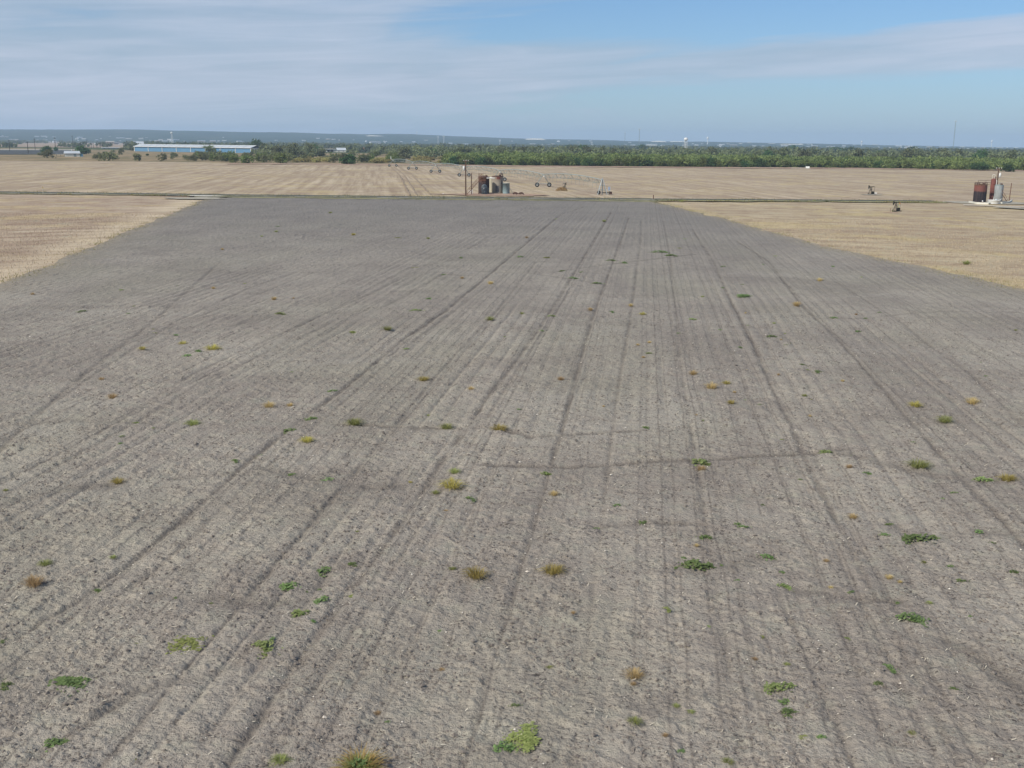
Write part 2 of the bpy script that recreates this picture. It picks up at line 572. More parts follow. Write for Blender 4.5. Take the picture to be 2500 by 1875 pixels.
paint('white_roof', (0.50, 0.53, 0.55), (0.43, 0.46, 0.48), 0.2, rough=0.5)
paint('blue_panel', (0.095, 0.225, 0.36), (0.12, 0.25, 0.38), 0.15, rough=0.6)
paint('teal_paint', (0.10, 0.22, 0.22), (0.13, 0.26, 0.25), 0.4, rough=0.7)
paint('barrel_teal', (0.285, 0.385, 0.40), (0.22, 0.30, 0.31), 1.2, (1, 1, .5), rough=0.6)
paint('cream_tank', (0.62, 0.57, 0.43), (0.48, 0.42, 0.30), 1.0, (1, 1, .3), rough=0.7)
paint('slate_steel', (0.085, 0.105, 0.115), (0.15, 0.17, 0.175), 1.5, rough=0.5)
paint('red_roof', (0.50, 0.16, 0.10), (0.42, 0.14, 0.09), 0.5, rough=0.7)
paint('tan_wall', (0.50, 0.39, 0.26), (0.44, 0.34, 0.23), 0.2, rough=0.8)
paint('yellow_wall', (0.66, 0.60, 0.38), (0.60, 0.54, 0.35), 0.2, rough=0.8)
paint('dark_grey', (0.12, 0.12, 0.12), (0.16, 0.16, 0.16), 0.5, rough=0.9)  # plain dark grey for walls, a riser pipe and a tank panel
paint('window_dark', (0.03, 0.04, 0.05), (0.05, 0.06, 0.07), 0.5, rough=0.2)
paint('grey_roof', (0.34, 0.34, 0.33), (0.28, 0.28, 0.28), 0.3, rough=0.8)
paint('quarry_stone', (0.74, 0.70, 0.60), (0.62, 0.57, 0.46), 0.02, rough=0.95)
paint('yellow_valve', (0.60, 0.42, 0.08), (0.5, 0.35, 0.08), 2)
paint('bark', (0.085, 0.068, 0.052), (0.12, 0.10, 0.08), 3, (4, 4, .5), rough=0.95)
paint('panel_blue', (0.16, 0.25, 0.52), (0.20, 0.28, 0.5), 1)
paint('green_pole', (0.18, 0.30, 0.09), (0.14, 0.22, 0.07), 2)
paint('orange_tag', (0.50, 0.20, 0.05), (0.42, 0.18, 0.05), 2)


def tank_mat(name, top, low, split, streak, z0=0.0, soft=0.06, patch=None):
    """paint worn by height: split in metres, edges ragged, vertical drips"""
    m, nt, b = new_mat(name)
    tcn = N(nt, 'ShaderNodeTexCoord')
    sp = N(nt, 'ShaderNodeSeparateXYZ')
    nt.links.new(tcn.outputs['Object'], sp.inputs[0])
    drip = noise(nt, coords(nt, (3.2, 3.2, 0.18)), 1.4, 5, 0.7)
    rag = noise(nt, coords(nt, (1.2, 1.2, .5)), 1.0, 4, 0.6)
    z = math_node(nt, 'ADD', sp.outputs[2], math_node(nt, 'MULTIPLY', math_node(nt, 'SUBTRACT', rag, 0.5), 1.1))
    f = math_node(nt, 'DIVIDE', math_node(nt, 'SUBTRACT', z, split - soft), 2 * soft, clamp=True)
    c = mix(nt, f, low, top)
    c = mix(nt, ramp(nt, drip, [(0.5, 0.0), (0.66, 0.75)]), c, streak)
    c = mix(nt, ramp(nt, rag, [(0.3, 0.4), (0.5, 0.0)]), c, tuple(x * 0.5 for x in low))
    nt.links.new(c, b.inputs['Base Color'])
    b.inputs['Roughness'].default_value = 0.75
    b.inputs['Specular IOR Level'].default_value = 0.2
    return m


tank_mat('red_tank', (0.205, 0.076, 0.058), (0.030, 0.026, 0.030), 2.55, (0.13, 0.09, 0.085), soft=0.18)
tank_mat('red_column', (0.19, 0.068, 0.052), (0.13, 0.05, 0.045), 2.2, (0.17, 0.075, 0.06), soft=0.5)
tank_mat('grey_tank', (0.36, 0.38, 0.37), (0.30, 0.31, 0.30), 1.6, (0.15, 0.17, 0.165), soft=0.8)
tank_mat('tan_tank', (0.30, 0.24, 0.19), (0.36, 0.32, 0.255), 3.3, (0.24, 0.20, 0.155), soft=0.5)
tank_mat('dark_tank', (0.13, 0.072, 0.05), (0.045, 0.035, 0.035), 3.0, (0.085, 0.055, 0.05), soft=0.4)

leaf_mat('leaf_orchard', (0.135, 0.18, 0.058), (0.215, 0.255, 0.085))
leaf_mat('leaf_dark', (0.060, 0.115, 0.042), (0.10, 0.165, 0.055))
leaf_mat('leaf_oak', (0.135, 0.155, 0.082), (0.22, 0.235, 0.12))
leaf_mat('leaf_far', (0.10, 0.12, 0.065), (0.16, 0.18, 0.092), 0.05)
leaf_mat('leaf_shrub', (0.155, 0.165, 0.08), (0.24, 0.245, 0.118))
leaf_mat('leaf_straw', (0.30, 0.27, 0.10), (0.42, 0.36, 0.15), 0.3)
leaf_mat('weed_leaf', (0.125, 0.20, 0.07), (0.275, 0.35, 0.135), 14)
leaf_mat('weed_lime', (0.16, 0.24, 0.075), (0.40, 0.44, 0.18), 14)
leaf_mat('weed_grass', (0.245, 0.28, 0.085), (0.40, 0.41, 0.15), 10)
leaf_mat('weed_yellow', (0.36, 0.31, 0.075), (0.60, 0.50, 0.17), 10)
leaf_mat('weed_dry', (0.46, 0.33, 0.15), (0.64, 0.48, 0.25), 10)
leaf_mat('weed_rust', (0.50, 0.37, 0.17), (0.66, 0.50, 0.26), 10)
leaf_mat('bush_rust', (0.27, 0.165, 0.065), (0.44, 0.29, 0.12), 12)
leaf_mat('leaf_canopy', (0.16, 0.205, 0.066), (0.25, 0.29, 0.098))
leaf_mat('verge_leaf', (0.235, 0.215, 0.085), (0.36, 0.31, 0.15), 0.5)

# ------------------------------------------------------------------ the wide land and the hills
HILL_PX = np.array([-1800, -900, -300, 0, 150, 300, 450, 600, 720, 800, 900, 1000, 1060, 1150, 1250, 1400, 1550, 1700, 1850, 2000, 2150, 2300, 2500, 3000, 4200])
HILL_E = np.array([14, 18, 19, 20.5, 21.5, 23, 21.5, 21, 21.5, 19.5, 18, 18.5, 17, 14, 11.5, 11, 8.5, 8, 6.5, 6, 4.0, 2.5, 1.0, 2, 9])
HILL_AZ = np.arctan((HILL_PX - 1250.0) / HF)
RIDGE = 9500.0


def land(x, y):
    x, y = np.asarray(x, float), np.asarray(y, float)
    r = np.hypot(x, y)
    a = np.arctan2(x, y)
    ha = np.interp(a, HILL_AZ, HILL_E)
    H = CAM_H + (ha - 1.0) / HF * RIDGE * 1.0
    n = fbm(x / 900.0, y / 900.0, 5, 4)
    n2 = fbm(x / 160.0, y / 160.0, 9, 2)
    s = np.clip((r - 5200) / (RIDGE - 5200), 0, 1)
    s = s * s * (3 - 2 * s)
    fall = 1 - 0.6 * np.clip((r - RIDGE) / 3500, 0, 1)
    bumpy = (n - 0.5) * 18 * np.clip((r - 4500) / 3000, 0, 1) * np.clip(ha / 14, .15, 1)
    z = H * s * fall + bumpy + (n2 - 0.5) * 6 * s * np.clip(ha / 14, .15, 1)
    return np.maximum(z, -0.3 * np.ones_like(z)) * (r > 4500) - 0.30 * (r <= 4500)


def GH(px, py):
    """Where the line of sight through a photo pixel meets the far land."""
    d = ray(px, py)
    d = d / math.hypot(d[0], d[1])
    rs = np.arange(900.0, 13000.0, 20.0)
    z = CAM_H + d[2] * rs
    zz = land(d[0] * rs, d[1] * rs)
    hit = np.nonzero(z <= zz)[0]
    r_ = rs[hit[0]] if len(hit) else 9000.0
    x, y = d[0] * r_, d[1] * r_
    return np.array([x, y, float(land(x, y))])


def polar_sheet(name, r0, r1, nr, mat, kind):
    inview = np.linspace(R(-42), R(42), 420)
    rest = np.linspace(R(42), R(318), 150)[1:-1]
    A = np.concatenate([inview, rest])
    rr = np.geomspace(r0, r1, nr)
    AA, RR = np.meshgrid(A, rr)
    X, Y = np.sin(AA) * RR, np.cos(AA) * RR
    Z = land(X, Y)
    na = len(A)
    idx = np.arange(nr * na).reshape(nr, na)
    nxt = np.roll(idx, -1, axis=1)
    q = np.stack([idx[:-1], nxt[:-1], nxt[1:], idx[1:]], -1).reshape(-1, 4)[:, ::-1]
    v = np.stack([X, Y, Z], -1).reshape(-1, 3)
    if r0 < 5:
        n0 = len(v)
        v = np.vstack([v, [[0, 0, -0.3]]])
        me = np_mesh(name, v, q)
        tri = [(int(nxt[0, i]), int(idx[0, i]), n0) for i in range(na)]
        import bmesh
        bm = bmesh.new()
        bm.from_mesh(me)
        bm.verts.ensure_lookup_table()
        for t in tri:
            bm.faces.new([bm.verts[k] for k in t])
        bm.to_mesh(me)
        bm.free()
    else:
        me = np_mesh(name, v, q)
    o = link(name, me, MATS[mat])
    o['kind'] = kind
    return o


polar_sheet('ground', 2.0, 5000.0, 70, 'scrubland', 'structure')
polar_sheet('hills', 5000.0, 13500.0, 130, 'wooded_hill', 'structure')

# ------------------------------------------------------------------ the dark field
L_PX = [(-900, 1060), (-420, 862), (0, 697), (150, 634), (300, 573), (420, 521), (500, 489)]
R_PX = [(1585, 492), (1618, 498), (1651, 507), (1681, 514), (1771, 537), (1861, 562), (1952, 585), (2042, 610), (2178, 639), (2313, 666), (2500, 711), (2900, 800), (3600, 950)]
LG = np.array([G(*p) for p in L_PX])
RG = np.array([G(*p) for p in R_PX])
iL, iR = np.argsort(LG[:, 1]), np.argsort(RG[:, 1])


def edgeL(y):
    return np.interp(y, LG[iL, 1], LG[iL, 0]) + (fbm(y / 7.0, y * 0 + 3, 31, 4, .65) - 0.5) * 1.6


def edgeR(y):
    return np.interp(y, RG[iR, 1], RG[iR, 0]) + (fbm(y / 7.0, y * 0 + 7, 32, 4, .65) - 0.5) * 1.8


FAR_L, FAR_R = G(470, 487), G(1585, 494)


def far_line(x):
    t = (x - FAR_L[0]) / (FAR_R[0] - FAR_L[0])
    return FAR_L[1] + t * (FAR_R[1] - FAR_L[1])


TRACKS = [
    ([(541, 640), (439, 730), (346, 811), (228, 900), (155, 961), (0, 1100), (-200, 1290)], 0.34, 0.55),
    ([(1010, 560), (806, 640), (610, 705), (427, 790), (378, 823), (250, 905), (100, 1010)], 0.22, 0.45),
    ([(900, 662), (700, 722), (455, 790)], 0.2, 0.4),
    ([(1240, 565), (1060, 645), (900, 721), (692, 815), (488, 908), (346, 994), (203, 1088), (0, 1181)], 0.24, 0.5),
    ([(900, 748), (692, 846), (488, 940), (346, 1027), (120, 1150), (0, 1220)], 0.2, 0.4),
    ([(1430, 505), (1370, 524), (1288, 593), (1187, 679), (1085, 764), (979, 837), (898, 906), (785, 994), (700, 1055), (586, 1149), (541, 1193), (407, 1307), (309, 1389), (195, 1470), (102, 1527), (0, 1596)], 0.30, 0.9),
    ([(1190, 700), (1000, 845), (840, 985), (690, 1110), (560, 1230), (400, 1380), (200, 1530), (0, 1680)], 0.22, 0.5),
    ([(1492, 520), (1443, 601), (1386, 695), (1317, 805), (1260, 886), (1190, 972), (1153, 1033), (1093, 1111), (1030, 1210), (981, 1283), (918, 1370), (830, 1490), (720, 1640), (560, 1870)], 0.30, 0.85),
    ([(1500, 530), (1400, 700), (1262, 908), (1222, 972), (1150, 1090), (1060, 1230), (960, 1400), (850, 1570), (650, 1870)], 0.2, 0.45),
    ([(1536, 532), (1504, 622), (1463, 731), (1427, 845), (1382, 1016), (1345, 1140)], 0.26, 0.85),
    ([(1565, 540), (1565, 581), (1536, 797), (1516, 907), (1492, 1080), (1474, 1240)], 0.24, 0.6),
    ([(1620, 540), (1626, 569), (1634, 622), (1654, 805), (1658, 866), (1679, 1008), (1700, 1130), (1728, 1317)], 0.22, 0.55),
    ([(1690, 560), (1742, 640), (1783, 734), (1844, 852), (1885, 953), (1938, 1055), (1966, 1128), (2053, 1300)], 0.26, 0.8),
    ([(1800, 590), (1877, 640), (1966, 758), (2039, 823), (2149, 945), (2210, 1018), (2292, 1108), (2405, 1230), (2560, 1400)], 0.28, 0.8),
    ([(2040, 690), (2202, 790), (2271, 847), (2373, 917), (2500, 1047)], 0.26, 0.55),
    ([(1310, 640), (1215, 760), (1080, 905), (960, 1050), (830, 1200), (640, 1420), (330, 1790), (250, 1880)], 0.2, 0.5),
    ([(1890, 1400), (1905, 1470), (1985, 1640), (2080, 1875)], 0.2, 0.4),
    ([(680, 1500), (640, 1560), (560, 1640), (330, 1700), (200, 1780), (60, 1875)], 0.34, 0.7),
    ([(1345, 1140), (1270, 1400), (1133, 1880)], 0.22, 0.42),
    ([(1474, 1240), (1444, 1500), (1401, 1880)], 0.22, 0.35),
    ([(1728, 1317), (1773, 1600), (1816, 1880)], 0.22, 0.35),
    ([(2053, 1300), (2342, 1880)], 0.22, 0.38),
    # drainage cracks and bare streaks running across
    ([(1180, 1140), (1400, 1145), (1600, 1130), (1763, 1124), (1999, 1108), (2060, 1100)], 0.24, 0.95),
    ([(820, 1040), (1010, 1047), (1207, 1049), (1300, 1070), (1420, 1062), (1580, 1056)], 0.24, 0.85),
    ([(1350, 667), (1500, 645), (1700, 622)], 0.34, 0.75),
    ([(1120, 662), (1290, 668), (1460, 694)], 0.3, 0.5),
    ([(1290, 632), (1140, 630), (1010, 655)], 0.3, 0.4),
    ([(1911, 1432), (1960, 1446), (2010, 1452), (2110, 1470), (2190, 1474)], 0.3, 0.85),
    ([(400, 1462), (560, 1474), (640, 1484), (740, 1470), (800, 1400), (870, 1384)], 0.5, 0.7),
    ([(640, 1150), (716, 1161), (800, 1180), (900, 1195), (980, 1192)], 0.5, 0.65),
    ([(287, 1185), (150, 1200), (0, 1235)], 0.6, 0.65),
    ([(0, 1045), (180, 1030), (332, 1036), (470, 1039)], 0.4, 0.4),
    ([(429, 1172), (560, 1160), (716, 1161)], 0.4, 0.45),
    ([(1460, 1293), (1568, 1279), (1716, 1285)], 0.3, 0.7),
    ([(1640, 1395), (1700, 1400), (1800, 1380), (1880, 1362)], 0.5, 0.5),
    ([(2310, 1570), (2400, 1620), (2500, 1690)], 0.4, 0.6),
    ([(2040, 1105), (2250, 1160), (2400, 1180), (2500, 1172)], 0.5, 0.55),
    ([(2170, 1284), (2250, 1323), (2390, 1303), (2500, 1310)], 0.4, 0.45),
    ([(940, 752), (1080, 672), (1130, 675)], 0.25, 0.5),
    ([(1190, 1835), (1260, 1850), (1340, 1800)], 0.5, 0.5),
    ([(376, 815), (430, 820), (560, 800), (690, 770)], 0.3, 0.4),
    ([(2000, 780), (2113, 780), (2200, 770), (2300, 762), (2480, 765)], 0.3, 0.4),
    ([(1600, 1745), (1680, 1700), (1900, 1700)], 0.5, 0.3),
]


def seg_dist(X, Y, a, b):
    ab = b - a
    L2 = ab @ ab
    t = np.clip(((X - a[0]) * ab[0] + (Y - a[1]) * ab[1]) / L2, 0, 1)
    return np.hypot(X - a[0] - t * ab[0], Y - a[1] - t * ab[1])


def grooves(X, Y):
    """Depth (0..1) and darkness of wheel tracks and cracks."""
    g = np.zeros_like(X)
    wob = (fbm(X / 0.8, Y / 0.8, 77, 3) - 0.5) * 0.26
    broken = np.clip(2.0 * fbm(X / 1.7, Y / 1.7, 78, 4) - 0.05, 0.35, 1.15)
    for k_, (pts, w, s) in enumerate(TRACKS):
        P = [G(*p)[:2] for p in pts]
        for a, b in zip(P[:-1], P[1:]):
            lo, hi = np.minimum(a, b) - 3 * w - .5, np.maximum(a, b) + 3 * w + .5
            msk = (X > lo[0]) & (X < hi[0]) & (Y > lo[1]) & (Y < hi[1])
            if not msk.any():
                continue
            d = np.abs(seg_dist(X[msk], Y[msk], a, b) + wob[msk] * min(1, w * 3))
            g[msk] = np.maximum(g[msk], s * np.exp(-(d / (w * (.5 if k_ < 22 else .85))) ** 2))
    return g * broken


def soil_height(X, Y, spacing):
    s = X * math.cos(ROW_AZ) - Y * math.sin(ROW_AZ)
    t = X * math.sin(ROW_AZ) + Y * math.cos(ROW_AZ)
    keep = np.clip(2.2 * fbm(s / 3.2, t / 14.0, 23, 3) - 0.6, 0.15, 1)
    q = s / 0.88 + (vn(s / 4.0, t / 4.0, 22) - 0.5) * 0.25
    fr = q - np.floor(q)
    st = _hash(np.floor(q), np.floor(q) * 0, 24)
    h = 0.03 * (0.5 + 0.5 * np.cos(2 * math.pi * q)) * keep - (0.012 + 0.055 * st ** 2.5) * keep * np.exp(-((fr - 0.5) / 0.10) ** 2)
    h = h + 0.10 * (fbm(s / 2.6, t / 3.4, 25, 3) - 0.5)
    fade = np.clip(0.30 / np.maximum(spacing, 1e-3), 0.25, 1.0)
    c1 = fbm(s / 0.34, t / 0.26, 40, 3, 0.6)
    c1 = np.clip((c1 - 0.42) / 0.36, 0, 1) ** 1.3
    c2 = fbm(s / 0.12, t / 0.10, 50, 2, 0.6)
    rough = 0.35 + 0.9 * fbm(s / 1.1, t / 1.6, 29, 3)
    h = h + (0.085 * c1 * rough + 0.050 * c2) * fade
    holes = np.clip((vn(s / 0.22, t / 0.18, 61) - 0.80) / 0.2, 0, 1)
    h = h - 0.05 * holes * np.clip((rough - 0.7) * 2.2, 0, 1)
    return h


def field_rows(y0, y1, base, ref):
    ys, y = [], y0
    while y < y1:
        ys.append(y)
        y += base * max(1.0, (y / ref)) ** 1.5
    ys.append(y1)
    return np.array(ys)


ys = field_rows(13.0, float(max(FAR_L[1], FAR_R[1])) + 9.0, 0.033, 20.0)
NC = 880
lo = np.maximum(edgeL(ys), -(0.56 * (ys * math.cos(PITCH) + CAM_H * math.sin(PITCH)) + 3.0))
hi = np.minimum(edgeR(ys), 0.56 * (ys * math.cos(PITCH) + CAM_H * math.sin(PITCH)) + 3.0)
u = np.linspace(0, 1, NC)
X = lo[:, None] + (hi - lo)[:, None] * u[None, :]
Y = np.repeat(ys[:, None], NC, 1)
Y = np.minimum(Y, far_line(X) + 7.0 + (fbm(X / 4.0, X * 0, 8, 3) - .5) * 1.5)
sp = np.repeat((hi - lo)[:, None] / NC, NC, 1)
gr = grooves(X, Y)
Z = 0.05 + soil_height(X, Y, sp) - 0.085 * gr
nr = len(ys)
idx = np.arange(nr * NC).reshape(nr, NC)
quads = np.stack([idx[:-1, :-1], idx[:-1, 1:], idx[1:, 1:], idx[1:, :-1]], -1).reshape(-1, 4)
me = np_mesh('ploughed_field', np.stack([X, Y, Z], -1).reshape(-1, 3), quads)
edge_d = np.minimum(X - edgeL(ys)[:, None], edgeR(ys)[:, None] - X)
dark = np.clip(gr * 1.0, 0, 1)
attr(me, 'dark', dark)
tone = fbm(X / 7.0, Y / 12.0, 91, 3) + 0.35 * np.exp(-np.abs(edge_d) / 2.2)
attr(me, 'tone', tone)
attr(me, 'edge', np.exp(-np.clip(edge_d, 0, None) / 1.5))
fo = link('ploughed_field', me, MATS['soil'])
fo['kind'] = 'structure'


def soil_z(x, y):
    x, y = np.array([float(x)]), np.array([float(y)])
    return float((0.05 + soil_height(x, y, np.array([0.03 * max(1, y[0] / 16)])) - 0.085 * grooves(x, y))[0])


# ------------------------------------------------------------------ stubble fields, road, tracks, pads
def grid_sheet(name, mat, ys, lo, hi, nc, zf, kind='structure', ycap=None, head=None):
    u = np.linspace(0, 1, nc)
    X = lo[:, None] + (hi - lo)[:, None] * u[None, :]
    Y = np.repeat(ys[:, None], nc, 1)
    if ycap is not None:
        Y = ycap(X, Y)
    Z = zf(X, Y)
    idx = np.arange(X.size).reshape(X.shape)
    q = np.stack([idx[:-1, :-1], idx[:-1, 1:], idx[1:, 1:], idx[1:, :-1]], -1).reshape(-1, 4)
    me_ = np_mesh(name, np.stack([X, Y, Z], -1).reshape(-1, 3), q)
    if head is not None:
        attr(me_, 'head', head(X, Y))
    o = link(name, me_, MATS[mat])
    o['kind'] = kind
    return o


ROAD_PX = [(-700, 463), (-300, 468), (0, 471.5), (500, 478), (1050, 484), (1600, 489), (2000, 491.5), (2300, 494)]
ROAD = np.array([G(*p)[:2] for p in ROAD_PX])


def road_y(x):
    return np.interp(x, ROAD[:, 0], ROAD[:, 1], left=ROAD[0, 1] + 0, right=ROAD[-1, 1])


def stub_z(X, Y):
    return 0.06 * (fbm(X / 1.4, Y / 1.4, 111, 3) - 0.5) + 0.25 * (fbm(X / 28.0, Y / 28.0, 113, 2) - 0.5)


y_l = np.linspace(30, 330, 300)
grid_sheet('stubble_field', 'stubble_left', y_l, edgeL(y_l) * 0 + (-0.9 * y_l - 40), edgeL(y_l) + 0.6, 420, stub_z,
           ycap=lambda X, Y: np.minimum(Y, road_y(X) - 1.0), head=lambda X, Y: np.exp(-((edgeL(Y) - X - 2.5) / 3.4) ** 2))
y_r = np.linspace(30, 330, 300)
grid_sheet('stubble_field', 'stubble_right', y_r, edgeR(y_r) - 0.6, edgeR(y_r) * 0 + (0.9 * y_r + 40), 300, stub_z,
           ycap=lambda X, Y: np.minimum(Y, road_y(X) - 1.0))
FE_PX = [(-900, 384), (-400, 389), (0, 392.5), (300, 394), (600, 398), (900, 400), (1050, 402), (1250, 405), (1700, 409), (2100, 411), (2400, 417), (2500, 416), (3400, 423)]
FE = np.array([G(*p)[:2] for p in FE_PX])


def far_edge(x):
    return np.interp(x, FE[:, 0], FE[:, 1])


tt = np.linspace(0, 1, 260)
xs = np.linspace(-520, 520, 620)
TT, XX = np.meshgrid(tt, xs, indexing='ij')
ya, yb = road_y(xs) + 1.5, far_edge(xs) + (fbm(xs / 15.0, xs * 0, 71, 3) - .5) * 10
YY = ya[None, :] + (yb - ya)[None, :] * TT ** 1.4
ZZ = stub_z(XX, YY)
idx = np.arange(XX.size).reshape(XX.shape)
q = np.stack([idx[:-1, :-1], idx[:-1, 1:], idx[1:, 1:], idx[1:, :-1]], -1).reshape(-1, 4)
o = link('stubble_field', np_mesh('stubble_field', np.stack([XX, YY, ZZ], -1).reshape(-1, 3), q), MATS['stubble_far'])
o['kind'] = 'structure'


def ribbon(name, pts, w, mat, z, kind='structure', jag=0.25, step=1.5, thick=0.0):
    P = np.array(pts)
    L = np.concatenate([[0], np.cumsum(np.hypot(*np.diff(P, axis=0).T))])
    s = np.arange(0, L[-1], step)
    x, y = np.interp(s, L, P[:, 0]), np.interp(s, L, P[:, 1])
    tx, ty = np.gradient(x), np.gradient(y)
    n = np.hypot(tx, ty)
    nx, ny = -ty / n, tx / n
    seed = int(abs(P[0, 0] * 7 + z * 1000)) % 991
    wa = w / 2 + (fbm(s / 4.0, s * 0, seed, 3) - .5) * 2 * jag
    wb = w / 2 + (fbm(s / 4.0, s * 0 + 9, seed + 1, 3) - .5) * 2 * jag
    a = np.stack([x + nx * wa, y + ny * wa, np.full_like(x, z)], -1)
    m_ = np.stack([x, y, np.full_like(x, z + 0.05)], -1)
    c_ = np.stack([x - nx * wb, y - ny * wb, np.full_like(x, z)], -1)
    v = np.stack([a, m_, c_], 1).reshape(-1, 3)
    i = np.arange(len(s) - 1)[:, None] * 3
    q = np.concatenate([i + np.array([[1, 4, 3, 0]])[:, ::-1] * 1, i + np.array([[2, 5, 4, 1]])[:, ::-1]])
    o = link(name, np_mesh(name, v, q[:, ::-1]), MATS[mat])
    o['kind'] = kind
    return o


ribbon('verge', [p - np.array([0, 1.6]) for p in ROAD[3:6]], 15.0, 'road_grass', 0.16, jag=2.2)
ribbon('verge', [p - np.array([0, .5]) for p in ROAD[:4]], 8.0, 'road_grass', 0.15, jag=2.4)
ribbon('verge', [p - np.array([0, .5]) for p in ROAD[5:]], 8.0, 'road_grass', 0.15, jag=2.4)
ribbon('farm_road', [p + np.array([0, 1.6]) for p in ROAD], 4.6, 'asphalt', 0.24, jag=0.5)
ribbon('gravel_shoulder', [p - np.array([0, 2.6]) for p in ROAD[2:6]], 2.0, 'caliche_dull', 0.235, jag=1.1)
ribbon('wheel_track', [p - np.array([0, 4.8]) for p in ROAD[3:6]], 1.6, 'asphalt', 0.225, jag=1.0)


def pad(name, cx, cy, rx, ry, mat, z, seed, n=48, h=0.05, jag=0.25, rz=0.0):
    mb = MB()
    vs = [(0, 0, h)]
    for i in range(n):
        t = 2 * math.pi * i / n
        k = 1 + jag * 2 * (float(vn(3 * math.cos(t) + seed, 3 * math.sin(t), seed)) - .5)
        vs.append((rx * k * math.cos(t), ry * k * math.sin(t), 0))
    mb.add(vs, [(0, 1 + i, 1 + (i + 1) % n) for i in range(n)])
    o = mb.build(name, MATS[mat], None, (cx, cy, z))
    o.rotation_euler.z = rz
    o['kind'] = 'structure'
    return o


p = G(505, 480)
pad('gravel_patch', p[0], p[1] - 1.0, 4.8, 2.3, 'caliche', 0.26, 3)
p = G(480, 486)
pad('gravel_patch', p[0], p[1], 6.0, 5.0, 'caliche_dull', 0.215, 5)
p = G(1205, 478)
pad('dirt_pad', p[0], p[1] + 3, 12.5, 7.5, 'red_dirt', 0.20, 7)
p = G(2420, 497)
pad('dirt_pad', p[0], p[1] + 1, 10.0, 5.5, 'caliche_dull', 0.18, 11)
ribbon('caliche_track', [G(*q_)[:2] for q_ in [(2352, 502.5), (2400, 504), (2440, 506), (2520, 508), (2700, 512)]], 1.5, 'caliche', 0.26, jag=0.4)
ribbon('caliche_track', [G(*q_)[:2] for q_ in [(2435, 507.5), (2500, 511), (2700, 519)]], 4.5, 'caliche_dull', 0.24, jag=0.6)
# red earth strip along the foot of the orchard
ribbon('dirt_strip', [np.array(G(*q_)[:2]) for q_ in [(560, 399.5), (800, 401), (1050, 403), (1250, 405.5), (1700, 409.2), (2100, 411.5), (2500, 416.5)]], 26.0, 'red_dirt', 0.17, jag=7, step=4)
# wheel marks of the pivot in the far stubble
for k, (a_, b_) in enumerate([((952, 406), (1000, 478)), ((960, 406), (1018, 478)), ((972, 406), (1052, 477))]):
    A, B_ = G(*a_)[:2], G(*b_)[:2]
    ribbon('wheel_track', [A, (A + B_) / 2 + np.array([1.5, 0]), B_], 0.42 if k < 3 else 0.3, 'track_earth', 0.19, jag=0.25)
# dry grass land on the left beyond the stubble, its tan field and dark plot
GL = [(-500, 389), (0, 392), (600, 397), (1080, 402)]
GU = [(-500, 361), (0, 361), (600, 371), (1080, 376)]
xs_ = np.linspace(0, 1, 60)


def strip_sheet(name, low, up, mat, z, n=60, mrows=24):
    a = np.array([G(*q_)[:2] for q_ in low])
    b_ = np.array([G(*q_)[:2] for q_ in up])
    ta, tb = np.linspace(0, 1, len(a)), np.linspace(0, 1, len(b_))
    t = np.linspace(0, 1, n)
    A = np.stack([np.interp(t, ta, a[:, 0]), np.interp(t, ta, a[:, 1])], -1)
    B_ = np.stack([np.interp(t, tb, b_[:, 0]), np.interp(t, tb, b_[:, 1])], -1)
    s = np.linspace(0, 1, mrows)[:, None, None]
    P = A[None] * (1 - s) + B_[None] * s
    V = np.concatenate([P, np.full(P.shape[:2] + (1,), z)], -1)
    idx = np.arange(n * mrows).reshape(mrows, n)
    q = np.stack([idx[:-1, :-1], idx[:-1, 1:], idx[1:, 1:], idx[1:, :-1]], -1).reshape(-1, 4)
    o = link(name, np_mesh(name, V.reshape(-1, 3), q), MATS[mat])
    o['kind'] = 'structure'
    return o


strip_sheet('grassland', GL, GU, 'dry_grass_ground', -0.12)
strip_sheet('tan_field', [(-200, 357), (100, 359), (320, 360)], [(-200, 346.5), (100, 347.5), (380, 349.5)], 'tan_field', -0.05)
strip_sheet('tan_field', [(500, 351.5), (900, 354), (1250, 357.5)], [(520, 346.8), (900, 349.6), (1250, 352.6)], 'tan_field', -0.05)
strip_sheet('dark_plot', [(-260, 377), (60, 377), (150, 376)], [(-260, 366), (60, 366.5), (180, 366.5)], 'dark_plot', 0.05)
strip_sheet('country_road', [(-260, 366), (60, 366.4), (220, 366.6)], [(-260, 363.8), (60, 364), (220, 365)], 'caliche_dull', 0.08)
print('ground done')

# ------------------------------------------------------------------ tanks by the road (centre)
rng = random.Random(11)


def railing(mb, pts, h=1.0, r=0.035):
    for q_ in pts:
        mb.cyl(q_, (q_[0], q_[1], q_[2] + h), r, n=5)
    for k in (0.5, 1.0):
        mb.tube([(q_[0], q_[1], q_[2] + h * k) for q_ in pts], r, 5)


